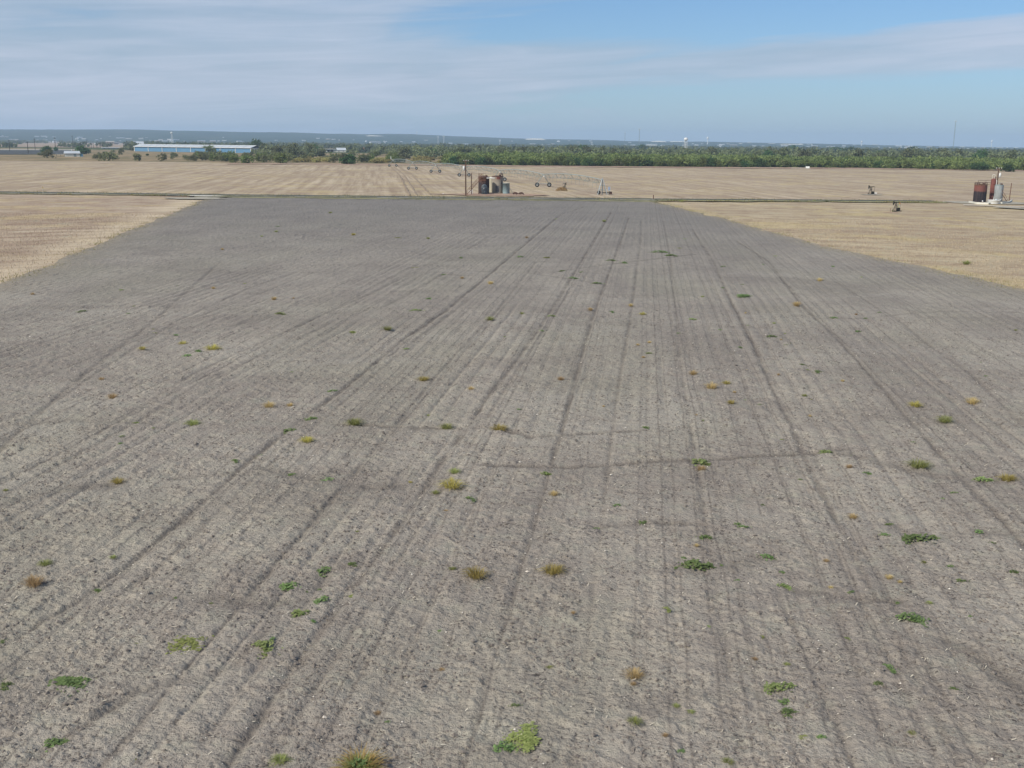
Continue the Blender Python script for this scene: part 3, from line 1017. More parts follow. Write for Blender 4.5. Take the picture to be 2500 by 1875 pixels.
def tank(name, label, px, py, wpx, hpx, mat, roof_mat, cat='tank', n=40, dome=0.12, bands=3):
    """Upright steel tank: shell with hoops, coned lid, hatch, ladder-side manway."""
    p = G(px, py)
    s = mpp(p)
    r, h = wpx * s / 2, hpx * s
    t = thing(name, label, cat, (p[0], p[1] + r * 0.9, 0.22))
    MB().lathe([(r * 1.0, 0), (r, h)], n).build('shell', MATS[mat], t)
    rf = MB().lathe([(r * 1.03, h - 0.10), (r * 1.03, h + 0.02), (r * .5, h + r * dome), (0.02, h + r * dome * 1.3)], n).build('lid', MATS[roof_mat], t)
    MB().lathe([(0.28, h + r * dome * .8), (0.28, h + r * dome + .28), (0.02, h + r * dome + .30)], 12, (r * .45, -r * .2, 0)).build('hatch', MATS['rust_dark'], rf)
    for k in range(bands):
        z = h * (k + 1) / (bands + 1)
        MB().lathe([(r * 1.0, z - .04), (r * 1.018, z - .025), (r * 1.018, z + .025), (r * 1.0, z + .04)], n).build('hoop', MATS[mat], t)
    return t, r, h


# utility pole with a white transformer
def utility_pole(label, px, py, hpx, side, group=None):
    p = G(px, py)
    s = mpp(p)
    h = hpx * s
    t = thing('utility_pole', label, 'pole', (p[0], p[1], 0.15))
    MB().cyl((0, 0, -.2), (0, 0, h), 0.19, 0.13, 10).build('pole', MATS['pole_wood'], t)
    a = MB().box((0.1, -.1, h - .25), (1.3, .12, .14)).build('crossarm', MATS['pole_wood'], t)
    for dx in (-.45, .1, .65):
        MB().lathe([(.05, 0), (.09, .05), (.05, .12), (.09, .17), (.03, .26)], 8, (dx, -.1, h - .17)).build('insulator', MATS['white_paint'], a)
    z = h * 0.70
    c = MB().lathe([(.02, 0), (.26, .04), (.27, .95), (.2, 1.06), (.02, 1.08)], 14, (side * .46, -.05, z)).build('transformer', MATS['white_paint'], t)
    MB().box((side * .2, -.02, z + .7), (.3, .08, .08)).build('bracket', MATS['iron_dark'], c)
    MB().lathe([(.04, 0), (.07, .06), (.03, .25)], 8, (side * .46, -.05, z + 1.07)).build('bushing', MATS['white_paint'], c)
    return t


utility_pole('tall brown utility pole with white transformer, left of the rusty stair', 1137, 478.5, 84, -1)
p = G(1151, 477)
t = thing('steel_post', 'bare brown steel post standing beside the rusty stair', 'post', p + np.array([0, 0, .15]))
h = 51 * mpp(p)
MB().cyl((0, 0, -.2), (0, 0, h), .12, .11, 10).build('post', MATS['pole_wood'], t)
MB().lathe([(.14, h - .05), (.14, h + .03), (.02, h + .06)], 10).build('cap', MATS['rust_dark'], t)
p = G(1147, 475)
t = thing('meter_box', 'white meter box with standpipe at the foot of the steel post', 'meter box', p + np.array([0, 0, .2]))
MB().box((0, 0, .75), (.62, .35, .5)).build('cabinet', MATS['white_paint'], t)
MB().box((0, -.18, .78), (.46, .02, .34)).build('cabinet_door', MATS['off_white'], t)
for sx in (-.2, .2):
    MB().cyl((sx, 0, -.1), (sx, 0, .5), .05, n=6).build('leg', MATS['white_paint'], t)
MB().cyl((.62, .1, -.1), (.62, .1, 1.1), .09, n=8).build('standpipe', MATS['white_paint'], t)

tA, rA, hA = tank('rusty_tank', 'dark rusty tank with brown top, left of the tan tank', 1181, 475.0, 27, 40, 'dark_tank', 'rust_dark')
mb = MB()
railing(mb, [(rA * .96 * math.cos(a), rA * .96 * math.sin(a), hA) for a in np.linspace(R(150), R(290), 6)], .85)
mb.build('railing', MATS['rust'], tA)
MB().box((-.25, -rA * .92, hA - .3), (1.5, .8, .1)).build('landing', MATS['rust'], tA)
MB().box((-.1, -rA * 1.03, hA - .75), (1.2, .12, .5)).build('rust_plate', MATS['rust'], tA)
# stair from the left up to the landing
p0, p1 = G(1140, 476.5), G(1180, 475.5)
sc_ = mpp(p0)
t = thing('steel_stair', 'rusty steel stair with handrails climbing to the dark tank', 'stair', (p0[0], p0[1] - .6, 0.2))
run, rise = 37 * sc_, 4.25
for sy in (-.38, .38):
    MB().beam((0, sy, 0), (run, sy, rise), .10).build('stringer', MATS['rust'], t)
    mb = MB()
    for k in range(6):
        f = k / 5.0
        mb.cyl((run * f, sy, rise * f), (run * f, sy, rise * f + .95), .035, n=5)
    mb.tube([(0, sy, .95), (run, sy, rise + .95)], .045, 6)
    mb.tube([(0, sy, .5), (run, sy, rise + .5)], .03, 6)
    mb.build('handrail', MATS['rust'], t)
mtread = MB().box((0, 0, 0), (.26, .74, .05)).mesh('tread')
for k in range(15):
    f = (k + .5) / 15
    link('tread', mtread, MATS['rust_dark'], t, (run * f, 0, rise * f + .05))
# second, steep stair in front of the dark tank
p = G(1171, 475.6)
t = thing('ladder_stair', 'steep dark ladder stair leaning on the rusty tank', 'stair', (p[0], p[1] - .5, .2))
for sy in (-.3, .3):
    MB().beam((-.35, sy, 0), (1.0, sy, 3.2), .07).build('stringer', MATS['rust_dark'], t)
mrung = MB().box((0, 0, 0), (.2, .58, .05)).mesh('rung')
for k in range(11):
    f = (k + .5) / 11
    link('rung', mrung, MATS['rust'], t, (-.35 + 1.35 * f, 0, 3.2 * f))
# dome-topped separator in front
p = G(1182.5, 476)
s = mpp(p)
r = 7.4 * s
t = thing('separator_vessel', 'slate grey round topped vessel in front of the rusty tank', 'vessel', (p[0], p[1] - .2, .2))
H = 24 * s
prof = [(r * .96, 0), (r, .1), (r, H - r)] + [(r * math.cos(a), H - r + r * math.sin(a)) for a in np.linspace(0.15, 1.5, 8)]
MB().lathe(prof, 28).build('shell', MATS['slate_steel'], t)
MB().lathe([(r * 1.02, H - r - .06), (r * 1.02, H - r + .06)], 28).build('seam', MATS['galv_dull'], t)
MB().cyl((-.12, -r * .9, H * .60), (-.12, -r * 1.12, H * .60), .14, n=12).build('gauge', MATS['white_paint'], t)
MB().cyl((.05, -r * .9, H * .25), (.05, -r * 1.08, H * .25), .22, n=12).build('manway', MATS['galv_dull'], t)
MB().tube([(r * .9, -.3, .3), (r * 1.25, -.3, .3), (r * 1.25, -.3, 1.6)], .06, 8).build('pipe', MATS['galv_dull'], t)

tB, rB, hB = tank('tan_tank', 'tall tan tank with dark patch beside the rusty one', 1214.5, 474.0, 27, 40.5, 'tan_tank', 'rust_dark')
mb = MB()
railing(mb, [(rB * .96 * math.cos(a), rB * .96 * math.sin(a), hB) for a in np.linspace(R(-75), R(60), 6)], .75)
mb.build('railing', MATS['rust_dark'], tB)


def shell_patch(parent, name, r, a0, a1, z0, z1, mat, n=8, out=0.012):
    mb = MB()
    vs, fs = [], []
    for i in range(n + 1):
        a = a0 + (a1 - a0) * i / n
        for z in (z0, z1):
            vs.append(((r + out) * math.cos(a), (r + out) * math.sin(a), z))
    for i in range(n):
        fs.append((2 * i, 2 * i + 2, 2 * i + 3, 2 * i + 1))
    mb.add(vs, fs, True)
    return mb.build(name, MATS[mat], parent)


shell_patch(tB, 'faded_panel', rB, R(-112), R(-72), .35, 1.95, 'dark_grey')
shell_patch(tB, 'level_gauge', rB, R(-50), R(-42), 2.4, 3.3, 'rust_dark')
shell_patch(tB, 'red_band', rB, R(-100), R(-60), hB - .75, hB - .12, 'red_column')
# pale tank behind, seen in the gap
tank('cream_tank', 'pale cream tank seen in the gap behind the tan and rusty tanks', 1198, 471.0, 20, 34, 'cream_tank', 'off_white', bands=2)
# white pipe bridge between the two tops
p = G(1198, 476)
t = thing('pipe_bridge', 'white pipe bridging the tops of the rusty and tan tanks', 'pipe', (p[0], p[1] - .25, .2))
MB().cyl((-.95, 0, 4.05), (.95, 0, 4.05), .12, n=10).build('pipe', MATS['white_paint'], t)
for sx in (-.95, .95):
    MB().cyl((sx, -.0, 4.05), (sx, .75, 4.02), .12, n=10).build('elbow', MATS['white_paint'], t)
# teal barrel
p = G(1235.5, 475.2)
s = mpp(p)
r, H = 8.6 * s, 24.5 * s
t = thing('fibreglass_barrel', 'short pale teal barrel tank right of the tan tank', 'tank', (p[0], p[1] + r + 1.3, .18))
MB().lathe([(r, 0), (r, H), (r * 1.03, H), (r * 1.03, H + .1)], 32).build('shell', MATS['barrel_teal'], t)
MB().lathe([(r * 1.03, H + .1), (r * .5, H + .2), (.02, H + .26)], 32).build('lid', MATS['cream_tank'], t)
MB().beam((r * .95, -.3, 1.5), (r + .9, -.5, 0), .06).build('brace', MATS['galv_dull'], t)
# rusty two-humped trough on legs
p = G(1265, 477.5)
s = mpp(p)
t = thing('rusty_trough', 'low rusty double trough on legs beside the teal barrel', 'trough', (p[0], p[1], .2))
for k, x0 in enumerate((-.72, .74)):
    mb = MB()
    n = 10
    prof = [(math.cos(a) * .66, math.sin(a) * .34) for a in np.linspace(0, math.pi, n)]
    vs = [(x0 + x, y, .32 + z) for y in (-.35, .35) for (x, z) in prof]
    fs = [(i, i + 1, n + i + 1, n + i) for i in range(n - 1)]
    mb.add(vs, fs, True)
    mb.add([v for v in vs[:n]], [tuple(range(n))])
    mb.add([v for v in vs[n:]], [tuple(reversed(range(n)))])
    mb.build('hump', MATS['rust_dark'], t)
MB().box((0, 0, .30), (2.9, .5, .14)).build('frame', MATS['rust_dark'], t)
for x in (-1.25, -.45, .5, 1.4):
    MB().box((x, 0, .12), (.14, .5, .34)).build('leg', MATS['rust_dark'], t)
p = G(1082, 474.5)
t = thing('white_scrap', 'tiny white scrap lying on the stubble before the pivot', 'litter', p + np.array([0, 0, .05]))
MB().lathe([(.2, 0), (.24, .08), (.15, .16), (.02, .2)], 10).build('scrap', MATS['white_paint'], t)


# ------------------------------------------------------------------ pump jacks
def pumpjack(label, px, py, hpx, yaw, post_mat='iron_dark', group='pump jacks in the stubble'):
    p = G(px, py)
    H = hpx * mpp(p)
    k = H / 3.2
    t = thing('pump_jack', label, 'pump jack', (p[0], p[1], .05), group=group)
    t.rotation_euler.z += yaw
    I = MATS['iron_dark']
    # beam runs along local y: head at -y
    S = lambda q_: tuple(x * k for x in q_)
    for sx in (-.42, .42):
        MB().box(S((sx, .9, .12)), S((.16, 4.6, .24))).build('skid', I, t)
    for sx in (-1, 1):
        for sy in (-.55, .55):
            MB().beam(S((sx * .62, sy, .2)), S((sx * .10, 0, 2.75)), .11 * k).build('leg', I, t)
    MB().box(S((0, 0, 1.45)), S((.75, .5, .08))).build('cross_brace', I, t)
    MB().box(S((0, 0, 2.8)), S((.35, .35, .2))).build('saddle', I, t)
    bm = MB()
    bm.box(S((0, .35, 2.98)), S((.18, 3.7, .26)))
    bm.build('walking_beam', I, t)
    # curved horsehead
    hb = MB()
    arc = [(-1.45 - .42 * math.cos(a), 2.95 + .85 * math.sin(a)) for a in np.linspace(R(-58), R(52), 8)]
    inner = [(-1.25, 3.3), (-1.25, 2.6)]
    prof = arc + inner
    n = len(prof)
    vs = [S((sx, y, z)) for sx in (-.17, .17) for (y, z) in prof]
    hb.add(vs, [tuple(range(n)), tuple(reversed(range(n, 2 * n)))] + [(i, n + i, n + (i + 1) % n, (i + 1) % n) for i in range(n)])
    hb.build('horse_head', I, t)
    MB().cyl(S((0, -1.86, .2)), S((0, -1.86, 2.6)), .03 * k, n=6).build('polished_rod', MATS['galv_dull'], t)
    MB().cyl(S((0, -1.86, 0)), S((0, -1.86, .75)), .13 * k, n=8).build('wellhead', MATS[post_mat], t)
    MB().box(S((0, 1.7, .75)), S((.6, .9, .9))).build('gearbox', I, t)
    for sx in (-.5, .5):
        MB().beam(S((sx, 1.75, .9)), S((sx, 2.05, 2.95)), .07 * k).build('pitman_arm', I, t)
        MB().box(S((sx, 1.75, .62)), S((.16, .55, .95))).build('counterweight', I, t)
    MB().box(S((0, 2.15, 2.98)), S((1.1, .16, .16))).build('equalizer', I, t)
    return t, k


pumpjack('dark pump jack behind the road, far side, on the right stubble', 2125, 475.5, 20, R(-28))
t2, k2 = pumpjack('nearest dark pump jack, standing in stubble in front of the road', 2186, 517, 23, R(-30), 'green_pole')
p = G(2193, 514)
t = thing('guard_post', 'thin green post with orange tag beside the nearest pump jack', 'post', (p[0], p[1], 0.05))
MB().cyl((0, 0, -.1), (0, 0, 1.75), .045, n=7).build('post', MATS['green_pole'], t)
MB().box((.16, 0, 1.5), (.2, .04, .42)).build('flag', MATS['orange_tag'], t)
for k, (px, py, hh, lab) in enumerate([(2173, 518, 10, 'thin rusty stake left of the nearest pump jack, outermost'), (2178, 519, 8, 'thin rusty stake right next to the nearest pump jack')]):
    p = G(px, py)
    t = thing('steel_stake', lab, 'stake', (p[0], p[1], 0))
    MB().cyl((0, 0, -.1), (.04, 0, hh * mpp(p)), .04, n=6).build('stake', MATS['rust'], t)
p = G(2177, 519.5)
pad('dirt_pad', p[0], p[1], 1.7, 1.2, 'red_dirt', 0.06, 21)
p = G(2126, 476)
pad('dirt_pad', p[0] + .5, p[1], 3.0, 2.2, 'caliche_dull', 0.12, 23)
p = G(2136, 473)
t = thing('concrete_block', 'white slab on the ground beside the far pump jack', 'slab', (p[0], p[1], .08))
MB().box((0, 0, .1), (1.1, .9, .22)).build('slab', MATS['white_paint'], t)
pumpjack('small brown pump jack under the pivot span behind the road', 1379, 461.5, 14, R(20), group='pump jacks in the stubble')

# ------------------------------------------------------------------ tank battery on the right
tR, rR, hR = tank('red_tank', 'red tank with black stained lower half on the right', 2396, 496.2, 29.5, 41, 'red_tank', 'rust')
mb = MB()
railing(mb, [(rR * .97 * math.cos(a), rR * .97 * math.sin(a), hR) for a in np.linspace(R(100), R(360), 11)], .55, .04)
mb.build('railing', MATS['rust_dark'], tR)
p = G(2423, 492.5)
s = mpp(p)
r, H = 6.0 * s, 50 * s
t = thing('treater_column', 'tall slim red column between the red and grey tanks', 'column', (p[0], p[1] + r, .22))
MB().lathe([(r, 0), (r, H), (r * .8, H + .25), (.03, H + .38)], 26).build('shell', MATS['red_column'], t)
for f in (.33, .58, .8):
    MB().lathe([(r, H * f - .05), (r * 1.05, H * f - .04), (r * 1.05, H * f + .04), (r, H * f + .05)], 26).build('flange', MATS['red_column'], t)
MB().tube([(-.32, 0, H), (-.32, 0, H + 1.25), (.22, 0, H + 1.25), (.22, 0, H + .3)], .055, 8).build('gooseneck_pipe', MATS['off_white'], t)
MB().lathe([(.12, H + .2), (.14, H + .75), (.03, H + .85)], 10, (.38, .1, 0)).build('vent', MATS['rust_dark'], t)
MB().tube([(r * 1.02, -.25, H), (r * 1.25, -.35, H - .3), (r * 1.15, -.3, H - .9), (r * .98, -r * .8, H - 2.0), (r * .7, -r * 1.08, .1)], .075, 8).build('white_pipe', MATS['white_paint'], t)
MB().cyl((.1, -r * .9, .75), (.1, -r * 1.1, .75), .2, n=12).build('manway', MATS['rust_dark'], t)
# walkway rail from red tank to column
p = G(2411, 494)
t = thing('catwalk', 'rusty catwalk with rail joining the red tank to the column', 'catwalk', (p[0], p[1] + 1.6, .2))
MB().box((0, 0, hR - .05), (1.5, .7, .08)).build('deck', MATS['rust_dark'], t)
mb = MB()
railing(mb, [(-1.9, -.4, hR), (-.2, -.4, hR), (1.0, -.4, hR)], .95, .04)
mb.build('railing', MATS['rust_dark'], t)
for sx in (-.18, .18):
    MB().cyl((sx, -.2, 0), (sx, -.2, hR - .1), .08, n=8).build('riser_pipe', MATS['dark_grey' if sx < 0 else 'rust_dark'], t)
MB().cyl((.1, -.55, .05), (.1, -.55, 1.1), .12, n=8).build('valve_stand', MATS['cream_tank'], t)
MB().box((-.1, -.3, hR - .5), (.3, .2, .3)).build('valve', MATS['off_white'], t)
tG, rG, hG = tank('grey_tank', 'weathered grey tank right of the red column', 2439.5, 493.2, 20.5, 38, 'grey_tank', 'galv_dull')
MB().cyl((-.45, 0, hG), (-.45, 0, hG + .85), .06, n=7).build('vent_pipe', MATS['rust_dark'], tG)
MB().tube([(.1, 0, hG), (.1, 0, hG + .5), (.5, 0, hG + .5)], .05, 7).build('vent_pipe', MATS['galv_dull'], tG)
# round white trough in front
p = G(2431.5, 500.2)
s = mpp(p)
r = 14.5 * s
t = thing('round_trough', 'round white stock trough in front of the column', 'trough', (p[0], p[1] + r, .2))
MB().lathe([(r * .93, 0), (r, .75), (r * 1.03, .78), (r * 1.03, .86), (r * .97, .86), (r * .95, .30), (.02, .28)], 32).build('basin', MATS['white_paint'], t)
MB().tube([(r * .9, .2, .85), (r * 1.15, .1, 1.15)], .05, 7).build('inlet_pipe', MATS['white_paint'], t)
MB().lathe([(.28, .28), (.30, .95), (.1, 1.15), (.02, 1.17)], 12, (.5, .25, 0)).build('float_box', MATS['galvanised'], t)
# stair to the grey tank
p = G(2461, 495)
s = mpp(p)
t = thing('steel_stair', 'rusty stair leaning on the right side of the grey tank', 'stair', (p[0], p[1] + .6, .2))
run, rise = -13.5 * s, 19 * s
for sy in (-.3, .3):
    MB().beam((0, sy, 0), (run, sy, rise), .09).build('stringer', MATS['rust'], t)
    MB().tube([(0, sy, .8), (run, sy, rise + .8)], .04, 6).build('handrail', MATS['rust'], t)
    for f in (0, .5, 1):
        MB().cyl((run * f, sy, rise * f), (run * f, sy, rise * f + .8), .035, n=5).build('baluster', MATS['rust'], t)
for k in range(8):
    f = (k + .5) / 8
    link('tread', mtread, MATS['rust_dark'], t, (run * f, 0, rise * f))
p = G(2463, 496)
t = thing('steel_post', 'leaning rusty post at the right end of the grey tank stair', 'post', (p[0], p[1], .15))
h = 47 * mpp(p)
MB().cyl((0, 0, -.15), (.0, 0, h), .10, .08, 9).build('post', MATS['rust'], t)
t.rotation_euler.y = R(1.5)
p = G(2459.5, 494.5)
t = thing('valve_stand', 'short cream valve stand beside the leaning rusty post', 'valve', (p[0], p[1], .2))
MB().cyl((0, 0, -.1), (0, 0, 1.0), .11, n=9).build('pipe', MATS['cream_tank'], t)
MB().cyl((-.18, 0, .85), (.18, 0, .85), .07, n=8).build('handwheel', MATS['rust'], t)
utility_pole('utility pole with white transformer behind the red column', 2430, 489, 76, 1)
# white containment rim around the battery, one low wall
P = [G(*q_) for q_ in [(2366, 496.5), (2384, 499.5), (2412, 500.5), (2419, 499.0)]]
P2 = [G(*q_) for q_ in [(2445, 499.2), (2462, 497.5), (2470, 493)]]


def low_wall(label, P):
    t = thing('containment_wall', label, 'wall', (P[0][0], P[0][1], 0), face=False, rz=0)
    for a, b_ in zip(P[:-1], P[1:]):
        mid_, d = (a + b_) / 2 - P[0], b_ - a
        MB().box((mid_[0], mid_[1], .32), (float(np.hypot(d[0], d[1])) + .02, .3, .45), math.atan2(d[1], d[0])).build('wall_section', MATS['off_white'], t)


low_wall('low cream kerb in front of the red tank', P)
low_wall('low cream kerb in front of the grey tank stair', P2)
p = G(2398, 499)
t = thing('valve_stand', 'small red valve with white cap before the red tank', 'valve', (p[0], p[1], .2))
MB().cyl((0, 0, -.1), (0, 0, .45), .16, n=10).build('body', MATS['rust'], t)
MB().lathe([(.14, .45), (.16, .6), (.02, .72)], 10).build('cap', MATS['white_paint'], t)

# road marker post and a weed pile by the road
p = G(1595, 488)
t = thing('marker_post', 'short brown marker post beside the road', 'post', (p[0], p[1], .15))
MB().cyl((0, 0, -.1), (0, 0, .95), .10, n=8).build('post', MATS['rust'], t)
MB().lathe([(.12, .9), (.12, 1.0), (.02, 1.03)], 8).build('cap', MATS['rust_dark'], t)
p = G(110, 473)
t = thing('marker_stake', 'thin yellow marker stake beside the road on the left', 'stake', (p[0], p[1] - 1, .1))
MB().cyl((0, 0, -.1), (0, 0, 1.7), .06, n=7).build('stake', MATS['straw'], t)
MB().box((0, -.03, 1.45), (.16, .05, .4)).build('marker_plate', MATS['yellow_valve'], t)

# ------------------------------------------------------------------ centre pivot irrigator
PV = [G(1470, 475.5), G(1326, 457), G(1219, 443.0), G(1133, 431.5), G(1063, 422.0), G(1007, 414.5), G(959, 407.5)]
PV = [np.array([p[0], p[1]]) for p in PV]
root = thing('pivot_irrigator', 'long galvanised centre pivot irrigator on wheeled towers across the stubble', 'irrigator', (PV[0][0], PV[0][1], 0.05), face=False, rz=0)
O = PV[0]
PH = 3.75
wheel_mb = MB()
wr, ww = .68, .40
wheel_mb.lathe([(wr * .55, -ww / 2), (wr * .92, -ww / 2), (wr, -ww * .3), (wr, ww * .3), (wr * .92, ww / 2), (wr * .55, ww / 2)], 22)
tyre_m = wheel_mb.mesh('tyre')
rim_m = MB().lathe([(.03, -ww * .2), (wr * .56, -ww * .42), (wr * .56, ww * .42), (.03, ww * .2)], 18).mesh('rim')
hose_m = MB().cyl((0, 0, -2.6), (0, 0, 0), .026, n=5).mesh('drop_hose')
GV, GD = MATS['galvanised'], MATS['galv_dull']
for k in range(6):
    a, b_ = PV[k] - O, PV[k + 1] - O
    d = b_ - a
    L = float(np.hypot(*d))
    e = d / L
    nrm = np.array([-e[1], e[0]])
    n = 22
    pts = []
    for i in range(n + 1):
        f = i / n
        q_ = a + d * f
        pts.append((q_[0], q_[1], PH + 0.75 * 4 * f * (1 - f)))
    sp_ = MB().tube(pts, .11, 7).build('span_pipe', MATS['galv_mid'], root)
    # truss: two rods below, V struts and cross ties
    for sd in (-1, 1):
        rod = []
        m_ = MB()
        for i in range(0, n + 1):
            f = i / n
            q_ = a + d * f + nrm * sd * (0.0 if i in (0, n) else .85)
            zz = pts[i][2] - (0 if i in (0, n) else 1.15)
            rod.append((q_[0], q_[1], zz))
        for i in range(2, n - 1, 3):
            m_ = MB().cyl(pts[i], rod[i], .065, n=5).build('truss_strut', GD, sp_)
        keep = [rod[0]] + [rod[i] for i in range(2, n - 1, 3)] + [rod[-1]]
        MB().tube(keep, .032, 5).build('truss_rod', GD, sp_)
    for i in range(2, n - 1, 3):
        q_ = np.array(pts[i])
        A_ = (q_[0] + nrm[0] * .85, q_[1] + nrm[1] * .85, q_[2] - 1.15)
        B_ = (q_[0] - nrm[0] * .85, q_[1] - nrm[1] * .85, q_[2] - 1.15)
        MB().cyl(A_, B_, .04, n=5).build('cross_tie', GD, sp_)
    for i in range(1, 15):
        f = i / 15
        q_ = a + d * f
        zz = PH + 0.75 * 4 * f * (1 - f)
        h_ = link('drop_hose', hose_m, GD, sp_, (q_[0] + nrm[0] * .3, q_[1] + nrm[1] * .3, zz - .05))
    # tower at the outer end
    tw = MB()
    W = 1.95
    wa, wb = b_ + nrm * W, b_ - nrm * W
    tower = MB().beam((wa[0], wa[1], .95), (wb[0], wb[1], .95), .13).build('tower_beam', GV, root)
    for w_ in (wa, wb):
        for off in (-.45, .45):
            top = b_ + e * off * .3
            MB().beam((w_[0] + e[0] * off, w_[1] + e[1] * off, .95), (top[0], top[1], PH), .075).build('tower_leg', GD, tower)
        wh = bpy.data.objects.new('wheel', None)
        COL.objects.link(wh)
        wh.parent = root
        wh.location = (w_[0], w_[1], wr)
        wh.rotation_euler = Vector((e[0], e[1], 0)).to_track_quat('Z', 'Y').to_euler()
        link('tyre', tyre_m, MATS['rubber'], wh)
        link('rim', rim_m, MATS['white_paint'], wh)
        MB().box((w_[0], w_[1], .9), (.35, .35, .35)).build('gear_drive', GD, tower)
    MB().box((b_[0] + .2, b_[1] - .2, PH - .5), (.35, .25, .45)).build('control_box', MATS['white_paint'], tower)
# overhang with end gun
b_ = PV[6] - O
e = (PV[6] - PV[5]) / np.linalg.norm(PV[6] - PV[5])
MB().tube([(b_[0], b_[1], PH), (b_[0] + e[0] * 6, b_[1] + e[1] * 6, PH + .25)], .1, 7).build('overhang', GV, root)
MB().cyl((b_[0] + e[0] * 6, b_[1] + e[1] * 6, PH + .2), (b_[0] + e[0] * 6.2, b_[1] + e[1] * 6.2, PH + 1.6), .14, n=8).build('end_gun', MATS['white_paint'], root)
# the pivot pyramid
legm = []
for sx in (-1, 1):
    for sy in (-1, 1):
        MB().beam((sx * 1.25, sy * 1.25, 0), (sx * .16, sy * .16, PH + .1), .13).build('pyramid_leg', GV, root)
for z, w_ in ((1.2, .92), (2.4, .55)):
    mb = MB()
    mb.tube([(-w_, -w_, z), (w_, -w_, z), (w_, w_, z), (-w_, w_, z), (-w_, -w_, z)], .05, 5)
    mb.build('pyramid_brace', GD, root)
MB().cyl((0, 0, 0), (0, 0, PH + .15), .13, n=10).build('riser', GV, root)
MB().tube([(0, 0, PH + .1), (0, 0, PH + .45), tuple((PV[1] - O) / np.linalg.norm(PV[1] - O) * .8) + (PH + .1,)], .12, 8).build('elbow', GV, root)
MB().box((1.75, -.6, 1.55), (.62, .35, 1.1)).build('control_panel', MATS['galvanised'], root)
MB().box((1.70, -.79, 1.6), (.22, .03, .7)).build('panel_screen', MATS['panel_blue'], root)
MB().beam((1.75, -.5, 0), (1.75, -.5, 1.0), .08).build('panel_post', GD, root)
MB().cyl((-.9, -.8, .55), (-.9, -.4, .55), .5, n=14).build('cable_drum', MATS['rubber'], root)
MB().box((2.2, -.2, .45), (.7, .5, .65)).build('pump_box', MATS['rust_dark'], root)
MB().tube([(0, 0, .5), (2.2, -.2, .5)], .12, 8).build('feed_pipe', MATS['iron_dark'], root)
# straw heap under the span
p = G(1371, 465.5)
t = thing('straw_heap', 'orange brown heap of dead brush under the pivot span', 'brush heap', (p[0], p[1], 0.05))
mb = MB()
r2 = random.Random(3)
for i in range(500):
    a = r2.uniform(0, 6.28)
    rr = r2.random() ** .6 * 1.25
    h = (1 - (rr / 1.35) ** 2) * .95 * r2.uniform(.3, 1)
    x, y = rr * math.cos(a) * 1.25, rr * math.sin(a)
    q_ = Vector((r2.gauss(0, 1), r2.gauss(0, 1), r2.gauss(0, .8))).normalized() * .28
    w_ = Vector((r2.gauss(0, 1), r2.gauss(0, 1), r2.gauss(0, 1))).normalized() * .06
    c_ = Vector((x, y, h))
    mb.add([c_ - q_ - w_, c_ + q_ - w_, c_ + q_ + w_, c_ - q_ + w_], [(0, 1, 2, 3)])
mb.build('brush', MATS['weed_dry'], t)
print('machines done')

# ------------------------------------------------------------------ trees
nrng = np.random.default_rng(5)


def leaf_quads(centers, size, seed, flat=0.0):
    g = np.random.default_rng(seed)
    n = len(centers)
    a = g.normal(size=(n, 3))
    a[:, 2] *= (1 - flat)
    a /= np.linalg.norm(a, axis=1)[:, None]
    b_ = g.normal(size=(n, 3))
    b_ -= (b_ * a).sum(1)[:, None] * a
    b_ /= np.linalg.norm(b_, axis=1)[:, None]
    s = (np.asarray(size) * g.uniform(.6, 1.3, n))[:, None]
    a, b_ = a * s, b_ * s * .7
    c = np.asarray(centers)
    V = np.stack([c - a - b_, c + a - b_ * .6, c + a * 1.1 + b_, c - a * .8 + b_], 1).reshape(-1, 3)
    Q = np.arange(4 * n).reshape(n, 4)
    return V, Q


def crown_centers(seed, n_clump, per, rx, rz, zc, spread=.33, open_=0.25):
    """leaf places: clumps on and inside an uneven ellipsoid"""
    g = np.random.default_rng(seed)
    d = g.normal(size=(n_clump, 3))
    d /= np.linalg.norm(d, axis=1)[:, None]
    rad = g.uniform(.35, 1.0, n_clump) ** .6
    lop = 1 + open_ * np.sin(3 * np.arctan2(d[:, 1], d[:, 0]) + g.uniform(0, 6)) * g.uniform(.5, 1)
    cl = d * (rad * lop)[:, None]
    pts = (cl[:, None, :] + g.normal(size=(n_clump, per, 3)) * spread * .6).reshape(-1, 3)
    pts[:, 0] *= rx
    pts[:, 1] *= rx
    pts[:, 2] = pts[:, 2] * rz + zc
    pts[:, 2] = np.maximum(pts[:, 2], .12)
    return pts


def trunk_mesh(seed, h, r, limbs=5, spread=1.4):
    g = random.Random(seed)
    mb = MB()
    z1 = h * .35
    bend = (g.uniform(-.2, .2), g.uniform(-.2, .2))
    mb.cyl((0, 0, -.2), (bend[0], bend[1], z1), r, r * .7, 7, False)
    for i in range(limbs):
        a = 2 * math.pi * i / limbs + g.uniform(-.4, .4)
        s = spread * g.uniform(.6, 1.1)
        m_ = (bend[0] + math.cos(a) * s * .45, bend[1] + math.sin(a) * s * .45, z1 + h * .2)
        mb.cyl((bend[0], bend[1], z1 * g.uniform(.75, 1)), m_, r * .5, r * .35, 5, False)
        mb.cyl(m_, (bend[0] + math.cos(a) * s, bend[1] + math.sin(a) * s, h * g.uniform(.65, .85)), r * .35, r * .1, 5, False)
    return mb.mesh('trunk')


KINDS = {}


